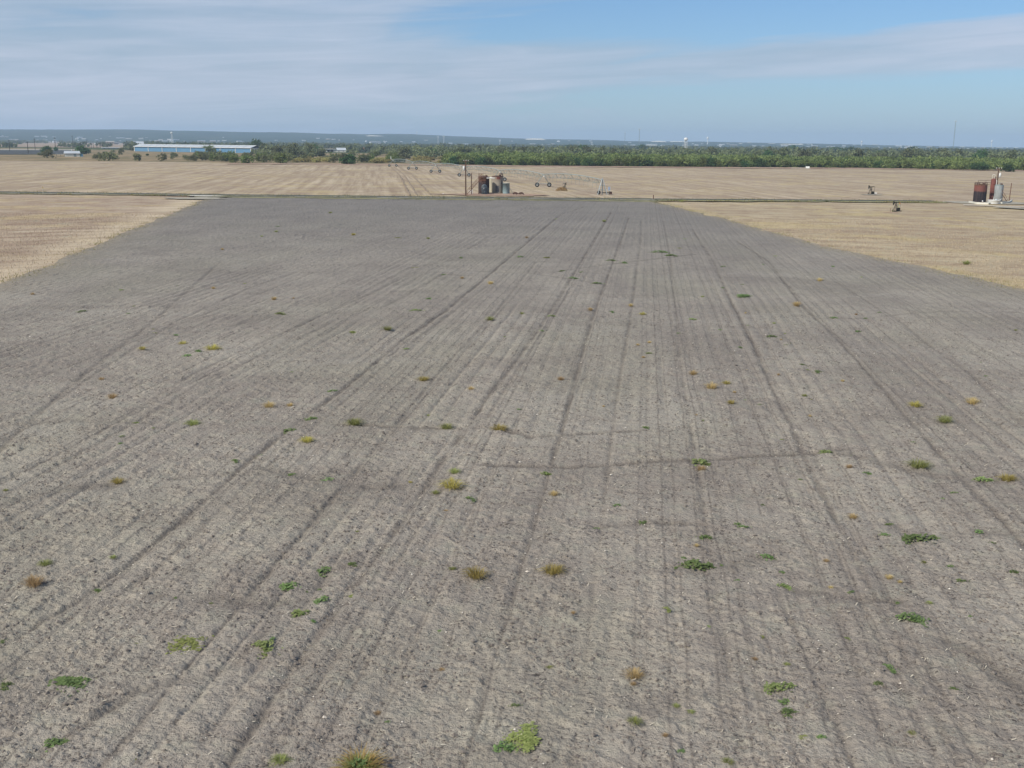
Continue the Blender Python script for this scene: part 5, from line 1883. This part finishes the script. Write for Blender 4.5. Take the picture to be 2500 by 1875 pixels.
# pale quarry cuts on the hills
for k, (x0, x1, yt, yb) in enumerate([(893, 936, 330.6, 332.6), (1283, 1332, 337.8, 341.2), (1590, 1626, 343.8, 346.4), (1636, 1672, 344.6, 346.4), (1905, 1960, 351, 353)]):
    pm = GH((x0 + x1) / 2, yb)
    s = mpp(pm)
    w, h = (x1 - x0) * s, (yb - yt) * s
    mb = MB()
    n = 14
    vs = []
    for i in range(n + 1):
        f = i / n
        hh = h * (0.5 + .8 * float(fbm(f * 4 + k, 0.0, 12 + k, 2))) * (math.sin(math.pi * min(1, max(0, f * .96 + .02))) ** .4)
        vs += [((f - .5) * w, 0, -3), ((f - .5) * w, 6, hh), ((f - .5) * w, 90, hh * .9 - 6)]
    fs = []
    for i in range(n):
        a = i * 3
        fs += [(a, a + 3, a + 4, a + 1), (a + 1, a + 4, a + 5, a + 2)]
    mb.add(vs, fs)
    o = mb.build('quarry_cut', MATS['quarry_stone'], None, tuple(map(float, pm)))
    o.rotation_euler.z = -math.atan2(pm[0], pm[1])
    tag(o, ['pale quarry cut high on the hill, left of centre', 'pale quarry cut on the skyline at the centre', 'pale quarry cut left of the white legged water tower', 'pale quarry cut just behind the white legged water tower', 'pale cut strip on the far right plain'][k], 'quarry')
# pale slab before the orchard on the right
p = G(1955, 411.5)
t = thing('concrete_slab', 'long pale concrete slab before the orchard on the right', 'slab', (p[0], p[1], 0.05))
MB().box((0, 0, .12), (45 * mpp(p), 2.5, .3)).build('slab', MATS['off_white'], t)
MB().box((16 * mpp(p), .2, .75), (9 * mpp(p), 1.5, 1.0)).build('water_tank', MATS['white_paint'], t)
print('buildings done')

# ------------------------------------------------------------------ weeds in the dark field


def blade_weed(seed, n, h, r, width, droop=.5, spread=1.0, up=1.0):
    g = np.random.default_rng(seed)
    a = g.uniform(0, 2 * math.pi, n)
    rr = r * g.random(n) ** .7
    base = np.stack([rr * .45 * np.cos(a), rr * .45 * np.sin(a), np.zeros(n)], -1)
    a2 = a + g.normal(0, .5, n)
    lean = g.uniform(.15, 1.0, n) * spread
    hh = h * g.uniform(.5, 1.1, n) * (1 - .35 * lean)
    out = r * lean
    dirv = np.stack([np.cos(a2), np.sin(a2), np.zeros(n)], -1)
    side = np.stack([-np.sin(a2), np.cos(a2), np.zeros(n)], -1) * (width * g.uniform(.6, 1.3, n))[:, None]
    p1 = base + dirv * (out * .45)[:, None] + np.array([0, 0, 1.0]) * (hh * .75 * up)[:, None]
    p2 = base + dirv * out[:, None] + np.array([0, 0, 1.0]) * (hh * (1 - droop * lean))[:, None]
    V = np.stack([base - side, base + side, p1 + side, p1 - side, p2 + side * .25, p2 - side * .25], 1)
    i = np.arange(n)[:, None] * 6
    Q = np.concatenate([i + np.array([[0, 1, 2, 3]]), i + np.array([[3, 2, 4, 5]])])
    return np_mesh('blades', V.reshape(-1, 3), Q, False)


def leafy_weed(seed, n, rx, ry, h, leaf, lobes=4):
    """low runners of broad leaves in an uneven patch, with stems between"""
    g = np.random.default_rng(seed)
    cs = g.uniform(-.75, .75, (lobes, 2))
    cs[0] = (0, 0)
    k = g.integers(0, lobes, n)
    q_ = cs[k] + g.normal(0, .27, (n, 2))
    d2 = (q_ ** 2).sum(1)
    z = h * np.clip(1.1 - d2, .15, 1) * g.uniform(.15, 1.0, n)
    c = np.stack([q_[:, 0] * rx, q_[:, 1] * ry, z], -1)
    a = g.uniform(0, 6.28, n)
    til = g.uniform(-.55, .55, n)
    u = np.stack([np.cos(a), np.sin(a), til], -1) * (leaf * g.uniform(.55, 1.3, n))[:, None]
    v = np.stack([-np.sin(a), np.cos(a), g.uniform(-.5, .5, n)], -1) * (leaf * .72 * g.uniform(.6, 1.2, n))[:, None]
    up = np.array([0, 0, 1.0]) * leaf * .25
    V = np.stack([c - u, c - u * .2 - v, c + u + up * 0, c - u * .2 + v], 1)
    i = np.arange(n)[:, None] * 4
    Q = i + np.array([[0, 1, 2, 3]])
    return np_mesh('leaves', V.reshape(-1, 3), Q, False)


# unit weeds: one metre across, low
WK = {}
for v in range(4):
    WK['leafy', v] = leafy_weed(100 + v, 150, .5, .5, .20, .075, 4 + v % 3)
    WK['tuft', v] = blade_weed(200 + v, 190, .52, .52, .0075, .5, 1.0)
    WK['mat', v] = leafy_weed(300 + v, 720, .44, .48, .14, .042, 5)
    WK['dry', v] = blade_weed(400 + v, 210, .50, .50, .0065, .25, .85)
WM = {'leafy': 'weed_leaf', 'lime': 'weed_lime', 'tuft': 'weed_grass', 'yellow': 'weed_yellow', 'dry': 'weed_dry', 'rust': 'weed_rust', 'mat': 'weed_grass', 'matg': 'weed_leaf'}
WS = {'leafy': 'leafy', 'lime': 'leafy', 'tuft': 'tuft', 'yellow': 'tuft', 'dry': 'dry', 'rust': 'dry', 'mat': 'mat', 'matg': 'mat'}
WN = {'leafy': 'leafy_weed', 'lime': 'leafy_weed', 'tuft': 'grass_tuft', 'yellow': 'grass_tuft', 'dry': 'dry_tuft', 'rust': 'dry_tuft', 'mat': 'creeping_weed', 'matg': 'creeping_weed'}
WD = {'leafy': 'dark green leafy weed', 'lime': 'lime green leafy weed', 'tuft': 'green grass tuft', 'yellow': 'yellow grass tuft', 'dry': 'dry straw tuft', 'rust': 'rust brown dead tuft', 'mat': 'fine olive creeping weed', 'matg': 'fine green creeping weed'}
PARTN = {'leafy': 'leaves', 'tuft': 'blades', 'dry': 'blades', 'mat': 'leaves'}
wmesh = {}


def weed(kind, px, py, wpx, label=None, aspect=1.0, hscale=1.0):
    p = G(px, py)
    s = mpp(p)
    w = wpx * s * (1.22 if wpx < 60 else 1.08)
    v = rng.randrange(4)
    key = (kind, v)
    if key not in wmesh:
        mm = WK[WS[kind], v].copy()
        mm.materials.clear()
        mm.materials.append(MATS[WM[kind]])
        wmesh[key] = mm
    zone = ('near ' if py > 1330 else ('middle ' if py > 860 else 'far ')) + ('left' if px < 850 else ('centre' if px < 1650 else 'right'))
    small = label is None
    lab_ = label or ('small ' + WD[kind] + ' on dark soil, ' + zone)
    k = max(w, .22)
    t = thing(WN[kind], lab_, 'weed' if kind in ('leafy', 'lime', 'mat', 'matg') else 'grass tuft', (p[0], p[1], soil_z(p[0], p[1]) - .015), group='weeds of the dark field, ' + zone)
    t.rotation_euler.z += rng.uniform(-.5, .5) + (math.pi if rng.random() < .5 else 0)
    hz_ = (0.8 if WS[kind] in ('leafy', 'mat') else 0.85)
    hz_ *= 0.6 if WS[kind] == 'mat' else 1.0
    t.scale = (k, k * aspect, hz_ * hscale * min(k, .25 + .55 * k + .2))
    link(PARTN[WS[kind]], wmesh[key], None, t)
    return t


WEEDS = [
    # near left
    ('yellow', 287, 1183, 32), ('leafy', 429, 1172, 14), ('leafy', 633, 1116, 18), ('leafy', 574, 1132, 20), ('leafy', 716, 1161, 24), ('leafy', 802, 1175, 36),
    ('tuft', 110, 1385, 32), ('rust', 83, 1438, 56, 'orange brown dead clump at the left edge of the field'), ('leafy', 240, 1446, 24), ('tuft', 277, 1370, 18), ('leafy', 863, 1384, 26),
    ('leafy', 791, 1397, 44, 'leafy weed leaning along a furrow, top of the row of five, left of centre'), ('leafy', 712, 1438, 58, 'wide leafy weed at the end of a dark streak, left of centre'), ('leafy', 749, 1451, 18), ('leafy', 789, 1476, 31), ('lime', 734, 1507, 54, 'slanting yellow green weed below the wide leafy one'), ('leafy', 761, 1529, 14), ('mat', 863, 1462, 18),
    ('mat', 444, 1576, 98, 'broad olive creeping mat beside the dark bare streak'), ('lime', 647, 1590, 70, 'bright broad leafed weed right of the olive mat'), ('leafy', 8, 1572, 20), ('tuft', 14, 1202, 14), ('mat', 868, 1301, 16), ('mat', 335, 1578, 26),
    ('matg', 174, 1678, 116, 'largest fine green mat near the lower left corner'), ('leafy', 125, 1822, 50, 'dark leafy weed in the lower left corner'), ('leafy', 163, 1816, 26), ('leafy', 14, 1682, 36), ('tuft', 684, 1872, 44), ('mat', 330, 1862, 20),
    # near centre
    ('yellow', 1162, 1418, 56, 'yellow grass tuft, left one of a pair in the near centre'), ('yellow', 1350, 1406, 64, 'yellow brown grass tuft, right one of a pair in the near centre'),
    ('leafy', 1227, 1830, 66, 'dark broad leafed weed joined to a pale mat at the bottom'), ('mat', 1281, 1806, 92, 'pale green creeping mat at the bottom centre'), ('leafy', 1257, 1734, 22), ('dry', 1548, 1660, 50, 'lone orange straw tuft in the near soil right of centre'), ('tuft', 1550, 1776, 36), ('tuft', 1777, 1870, 28), ('tuft', 1687, 1744, 16),
    # near right
    ('lime', 1905, 1690, 50, 'bright leafy weed at the top of the green column'), ('leafy', 1915, 1720, 34, 'dark leafy weed in the middle of the green column'), ('leafy', 1919, 1747, 40, 'dark leafy weed at the foot of the green column'), ('leafy', 2009, 1811, 26), ('leafy', 2170, 1641, 30), ('leafy', 2143, 1675, 24),
    ('lime', 1706, 1133, 54, 'lime green weed at the left end of the cross crack'), ('rust', 1712, 1151, 28), ('lime', 2019, 1109, 38), ('rust', 2072, 1147, 20), ('leafy', 2117, 1160, 22), ('tuft', 2243, 1146, 56, 'pale green spiky grass tuft on the right'), ('lime', 2402, 1175, 42), ('yellow', 2459, 1175, 44), ('leafy', 2330, 1207, 14), ('leafy', 1858, 1237, 18),
    ('dry', 2082, 1271, 28), ('leafy', 2172, 1285, 20), ('leafy', 2162, 1315, 22), ('leafy', 2249, 1325, 64, 'large dark leafy weed on the right half of the field'), ('leafy', 2387, 1303, 32), ('leafy', 1716, 1319, 30), ('leafy', 1799, 1285, 22), ('leafy', 1816, 1295, 22),
    ('leafy', 1702, 1388, 80, 'largest dark leafy weed right of centre'), ('leafy', 1869, 1364, 34), ('leafy', 1907, 1403, 18), ('lime', 1911, 1432, 36), ('leafy', 2320, 1388, 22), ('leafy', 2345, 1424, 28), ('leafy', 2473, 1404, 20), ('rust', 2170, 1419, 24), ('leafy', 2190, 1472, 24),
    ('leafy', 2223, 1520, 56, 'leafy weed alone on brownish soil, lower right'), ('mat', 1626, 1498, 26), ('dry', 1700, 1341, 16), ('rust', 2028, 1440, 12),
    # middle centre
    ('yellow', 1034, 932, 30), ('dry', 1150, 956, 20), ('dry', 1369, 931, 22), ('tuft', 1090, 1049, 34), ('yellow', 1219, 1053, 40), ('tuft', 1109, 1162, 30, None), ('yellow', 1103, 1196, 66, 'largest yellow grass clump, in the middle of the field'), ('tuft', 1064, 1209, 20), ('leafy', 1146, 1224, 26), ('lime', 1328, 1163, 30), ('dry', 1352, 1214, 26, None),
    ('leafy', 1453, 1296, 32), ('leafy', 1568, 1279, 32), ('yellow', 1001, 1183, 12), ('tuft', 865, 1040, 42), ('leafy', 1579, 1050, 20), ('dry', 1693, 917, 26),
    ('tuft', 946, 811, 26), ('lime', 1016, 762, 24), ('dry', 1197, 696, 20), ('yellow', 863, 576, 14), ('tuft', 1197, 785, 24), ('tuft', 1274, 768, 14), ('lime', 1345, 774, 18), ('leafy', 1321, 811, 12), ('leafy', 1398, 682, 18), ('leafy', 1457, 695, 20), ('leafy', 1494, 765, 14),
    ('dry', 1441, 761, 18), ('yellow', 1569, 770, 18), ('rust', 1540, 750, 16), ('dry', 1585, 841, 13), ('dry', 1557, 847, 12), ('lime', 1587, 867, 16), ('leafy', 1657, 816, 16), ('lime', 1691, 783, 22), ('mat', 1016, 655, 30), ('leafy', 1048, 732, 16), ('leafy', 1085, 672, 14),
    ('leafy', 1610, 618, 34), ('mat', 1658, 608, 18), ('leafy', 1524, 644, 18), ('leafy', 1492, 638, 20), ('mat', 1333, 631, 20), ('leafy', 1374, 664, 16), ('leafy', 1268, 630, 16), ('leafy', 1125, 631, 14), ('mat', 971, 582, 20), ('mat', 859, 814, 24), ('leafy', 814, 958, 20), ('leafy', 1420, 667, 14), ('leafy', 1640, 626, 26),
    # middle and far left
    ('leafy', 203, 764, 20), ('mat', 376, 815, 18), ('leafy', 430, 820, 18), ('yellow', 348, 859, 20), ('yellow', 447, 843, 20), ('yellow', 521, 856, 38), ('leafy', 484, 861, 24), ('leafy', 458, 873, 24), ('lime', 685, 769, 28), ('dry', 669, 734, 18), ('dry', 521, 707, 14), ('mat', 862, 815, 30),
    ('rust', 275, 975, 28), ('lime', 332, 1036, 24), ('tuft', 470, 1039, 36), ('dry', 657, 998, 34), ('dry', 708, 995, 20), ('leafy', 708, 1054, 34), ('leafy', 761, 1026, 32), ('yellow', 749, 1083, 36), ('leafy', 297, 1088, 14), ('leafy', 299, 1070, 16), ('rust', 248, 931, 18), ('rust', 80, 722, 14),
    # right
    ('matg', 1814, 727, 42, 'bright green mat far out on the right half'), ('rust', 1944, 751, 26, 'round reddish dead clump far out on the right'), ('rust', 2001, 688, 20), ('leafy', 1881, 824, 24), ('leafy', 1921, 846, 12), ('leafy', 2037, 780, 22), ('leafy', 2113, 780, 16), ('leafy', 2147, 766, 12), ('leafy', 2092, 812, 14),
    ('dry', 1736, 952, 36, 'pale straw tuft, largest of the dry ones right of centre'), ('yellow', 1773, 941, 22), ('rust', 1793, 962, 12), ('yellow', 1785, 990, 22), ('leafy', 1956, 894, 18), ('leafy', 1995, 912, 20), ('tuft', 1964, 971, 16), ('yellow', 2235, 996, 34), ('dry', 2373, 988, 38), ('tuft', 2306, 1035, 40), ('leafy', 1767, 653, 14), ('leafy', 1765, 704, 12),
]
for wd in WEEDS:
    weed(wd[0], wd[1], wd[2], wd[3], wd[4] if len(wd) > 4 else None, aspect=1.0 if wd[0] in ('tuft', 'yellow', 'dry', 'rust') else rng.uniform(.8, 1.25))
g = np.random.default_rng(303)
for i in range(110):
    py = 520 + 1330 * g.random() ** 1.5
    px = g.uniform(1500, 2480) if g.random() < .6 else g.uniform(150, 1500)
    q0 = G(px, py)
    if not (edgeL(np.array([q0[1]]))[0] + 3 < q0[0] < edgeR(np.array([q0[1]]))[0] - 3) or q0[1] > far_line(q0[0]) - 8:
        continue
    weed(['leafy', 'leafy', 'mat', 'lime', 'tuft', 'dry'][g.integers(0, 6)], px, py, g.uniform(7, 14) * (1 + .35 * (py > 1200)))
# the big half dead bush at the bottom edge, built on its own
p = G(878, 1893)
w = 108 * mpp(p)
t = thing('half_dead_bush', 'big half dead bush, orange above and green below, cut by the bottom edge', 'bush', (p[0], p[1], soil_z(p[0], p[1])))
o = link('dead_stems', blade_weed(900, 200, .52, .66, .008, .2, 1.0), MATS['bush_rust'], t)
o = link('yellow_stems', blade_weed(901, 230, .40, .55, .008, .3, .95), MATS['weed_grass'], t)
o = link('green_leaves', leafy_weed(902, 420, .40, .36, .30, .045, 5), MATS['weed_leaf'], t)
t.scale = (w, w, w * .95)
# clumps in the stubble beside the field
for (px, py, w, k, l_) in [(2360, 646, 26, 'tuft', 'green yellow tuft in the right stubble near the field edge'), (1663, 493, 16, 'tuft', 'dark tuft in the stubble by the road bend'), (1987, 492, 10, 'tuft', 'dark green tuft on the road verge, right of centre'), (2018, 493, 10, 'tuft', 'second dark green tuft on the road verge, right of centre')]:
    weed(k, px, py, w, l_)

# ------------------------------------------------------------------ crumbs, straw and grass nobody could count
g = np.random.default_rng(99)


def scatter_field(n, dmax, power=1.0):
    y = 13 + (dmax - 13) * g.random(n) ** power
    wv = 0.56 * (y * math.cos(PITCH) + CAM_H * math.sin(PITCH)) + 2
    x = g.uniform(-1, 1, n) * wv
    ok = (x > edgeL(y) + .5) & (x < edgeR(y) - .5)
    return x[ok], y[ok]


def soil_zs(x, y):
    return 0.05 + soil_height(x, y, 0.03 * np.maximum(1, y / 16)) - 0.085 * grooves(x, y)


x, y = scatter_field(3600, 75, 1.3)
z = soil_zs(x, y)
n = len(x)
s = g.lognormal(-4.4, .4, n) * (1 + y / 150)
oct_ = np.array([[1, 0, 0], [-1, 0, 0], [0, 1, 0], [0, -1, 0], [0, 0, .7], [0, 0, -.5]])
V = np.stack([x, y, z + s * .35], -1)[:, None, :] + oct_[None] * s[:, None, None] * g.uniform(.6, 1.5, (n, 6, 1))
T = np.array([[0, 2, 4], [2, 1, 4], [1, 3, 4], [3, 0, 4], [2, 0, 5], [1, 2, 5], [3, 1, 5], [0, 3, 5]])
Q = (np.arange(n)[:, None, None] * 6 + T[None]).reshape(-1, 3)
o = link('pebbles', np_mesh('pebbles', V.reshape(-1, 3), Q, False), MATS['pebble'])
tag(o, 'pale pebbles and snail shells strewn over the dark soil', 'pebbles', None, 'stuff')
x, y = scatter_field(110000, 85, 1.35)
z = soil_zs(x, y)
keep = fbm(x / 1.2, y / 1.2, 88, 3) > .47
x, y, z = x[keep], y[keep], z[keep]
n = len(x)
s = np.minimum(g.lognormal(-3.6, .5, n), .06)
V = np.stack([x, y, z + s * .1], -1)[:, None, :] + oct_[None] * s[:, None, None] * g.uniform(.6, 1.5, (n, 6, 1)) * np.array([1.15, 1, .8])
Q = (np.arange(n)[:, None, None] * 6 + T[None]).reshape(-1, 3)
o = link('soil_clods', np_mesh('soil_clods', V.reshape(-1, 3), Q, False), MATS['clod'])
tag(o, 'loose clods of dry grey soil lying along the furrows', 'clods', None, 'stuff')
x, y = scatter_field(3600, 75, 1.4)
z = soil_zs(x, y) + .03
n = len(x)
a = g.uniform(0, math.pi, n)
ln = g.uniform(.015, .07, n)
wd_ = g.uniform(.0035, .007, n) * (1 + y / 60)
e = np.stack([np.cos(a) * ln, np.sin(a) * ln, g.uniform(-.02, .03, n)], -1)
sd = np.stack([-np.sin(a) * wd_, np.cos(a) * wd_, np.full(n, .004)], -1)
c = np.stack([x, y, z], -1)
V = np.stack([c - e - sd, c + e - sd, c + e + sd, c - e + sd], 1).reshape(-1, 3)
o = link('straw_litter', np_mesh('straw_litter', V, np.arange(4 * n).reshape(n, 4), False), MATS['straw'])
tag(o, 'broken straw stalks littered over the dark soil', 'straw', None, 'stuff')


def grass_strip(name, label, pos, h, wid, mat, seed):
    g = np.random.default_rng(seed)
    n = len(pos)
    a = g.uniform(0, 6.28, n)
    ln = h * g.uniform(.4, 1.2, n)
    lean = g.uniform(.2, .9, n)
    d = np.stack([np.cos(a), np.sin(a), np.zeros(n)], -1)
    sd = np.stack([-np.sin(a), np.cos(a), np.zeros(n)], -1) * wid
    tip = pos + d * (ln * lean * .7)[:, None] + np.array([0, 0, 1.0]) * ln[:, None]
    V = np.stack([pos - sd, pos + sd, tip + sd * .3, tip - sd * .3], 1).reshape(-1, 3)
    o = link(name, np_mesh(name, V, np.arange(4 * n).reshape(n, 4), False), MATS[mat])
    return tag(o, label, 'grass', None, 'stuff')


n = 26000
yy = g.uniform(50, 262, n)
left = g.random(n) < .45
xx = np.where(left, edgeL(yy) + g.normal(.1, .8, n), edgeR(yy) + g.normal(-.1, 1.1, n))
keep = fbm(xx / 2.0, yy / 3.0, 14, 4) > .48
keep &= (g.random(n) < .45)
grass_strip('edge_grass', 'yellow green grass fringe along both edges of the dark field', np.stack([xx, yy, np.full(n, .04)], -1)[keep], .15, .035, 'verge_leaf', 51)
n = 9000
xx = g.uniform(ROAD[1, 0], ROAD[-1, 0], n)
off = np.where(g.random(n) < .3, 4.2, -3.9) + g.normal(0, .8, n)
yy = road_y(xx) + off
keep = fbm(xx / 3.0, yy / 3.0, 15, 3) > .46
grass_strip('verge_grass', 'patchy olive grass along the road verges', np.stack([xx, yy, np.full(n, .15)], -1)[keep], .30, .06, 'verge_leaf', 52)
# stubble stalks near the field
n = 60000
side = g.random(n) < .5
yy = 45 + 150 * g.random(n) ** 1.3
dist = np.abs(g.normal(0, 1, n)) * 26 + .3
xx = np.where(side, edgeL(yy) - dist, edgeR(yy) + dist)
zz = stub_z(xx, yy)
ok = (np.abs(xx) < .68 * yy + 8) & (yy < road_y(xx) - 7)
grass_strip('stubble_stalks', 'short tan stubble stalks covering the fields beside the dark soil', np.stack([xx, yy, zz], -1)[ok], .15, .03, 'stalk', 53)

# ------------------------------------------------------------------ labels that single out look-alikes by their place
ORD = {2: 'second', 3: 'third', 4: 'fourth', 5: 'fifth', 6: 'sixth', 7: 'seventh', 8: 'eighth', 9: 'ninth', 10: 'tenth'}
sets = {}
for o in COL.objects:
    if o.parent is None and o.get('group') and o.get('label'):
        sets.setdefault((o['label'], o['group']), []).append(o)
for (lb, gp), mem in sets.items():
    if len(mem) < 2 or 'third line' in lb or 'just behind' in lb or 'tall wood' in lb:
        continue
    mem.sort(key=lambda o: math.atan2(o.location.x, o.location.y))
    for k, o in enumerate(mem):
        w_ = 'leftmost' if k == 0 else ('rightmost' if k == len(mem) - 1 else (ORD.get(k + 1) or ('%d%s' % (k + 1, {1: 'st', 2: 'nd', 3: 'rd'}.get((k + 1) % 10 if (k + 1) % 100 not in (11, 12, 13) else 0, 'th')))) + ' from left')
        o['label'] = lb + ', ' + w_

# ------------------------------------------------------------------ haze
m = bpy.data.materials.new('haze')
m.use_nodes = True
nt = m.node_tree
nt.nodes.clear()
pv = N(nt, 'ShaderNodeVolumePrincipled')
pv.inputs['Color'].default_value = (0.60, 0.78, 1.0, 1)
pv.inputs['Density'].default_value = 1.05e-4
pv.inputs['Anisotropy'].default_value = 0.0
mo = N(nt, 'ShaderNodeOutputMaterial')
nt.links.new(pv.outputs[0], mo.inputs['Volume'])
hz = MB().box((0, 0, 79.0), (29000, 29000, 162)).build('haze', m)
hz['kind'] = 'stuff'
hz['label'] = 'pale blue haze hanging over the whole plain'
print('all done')
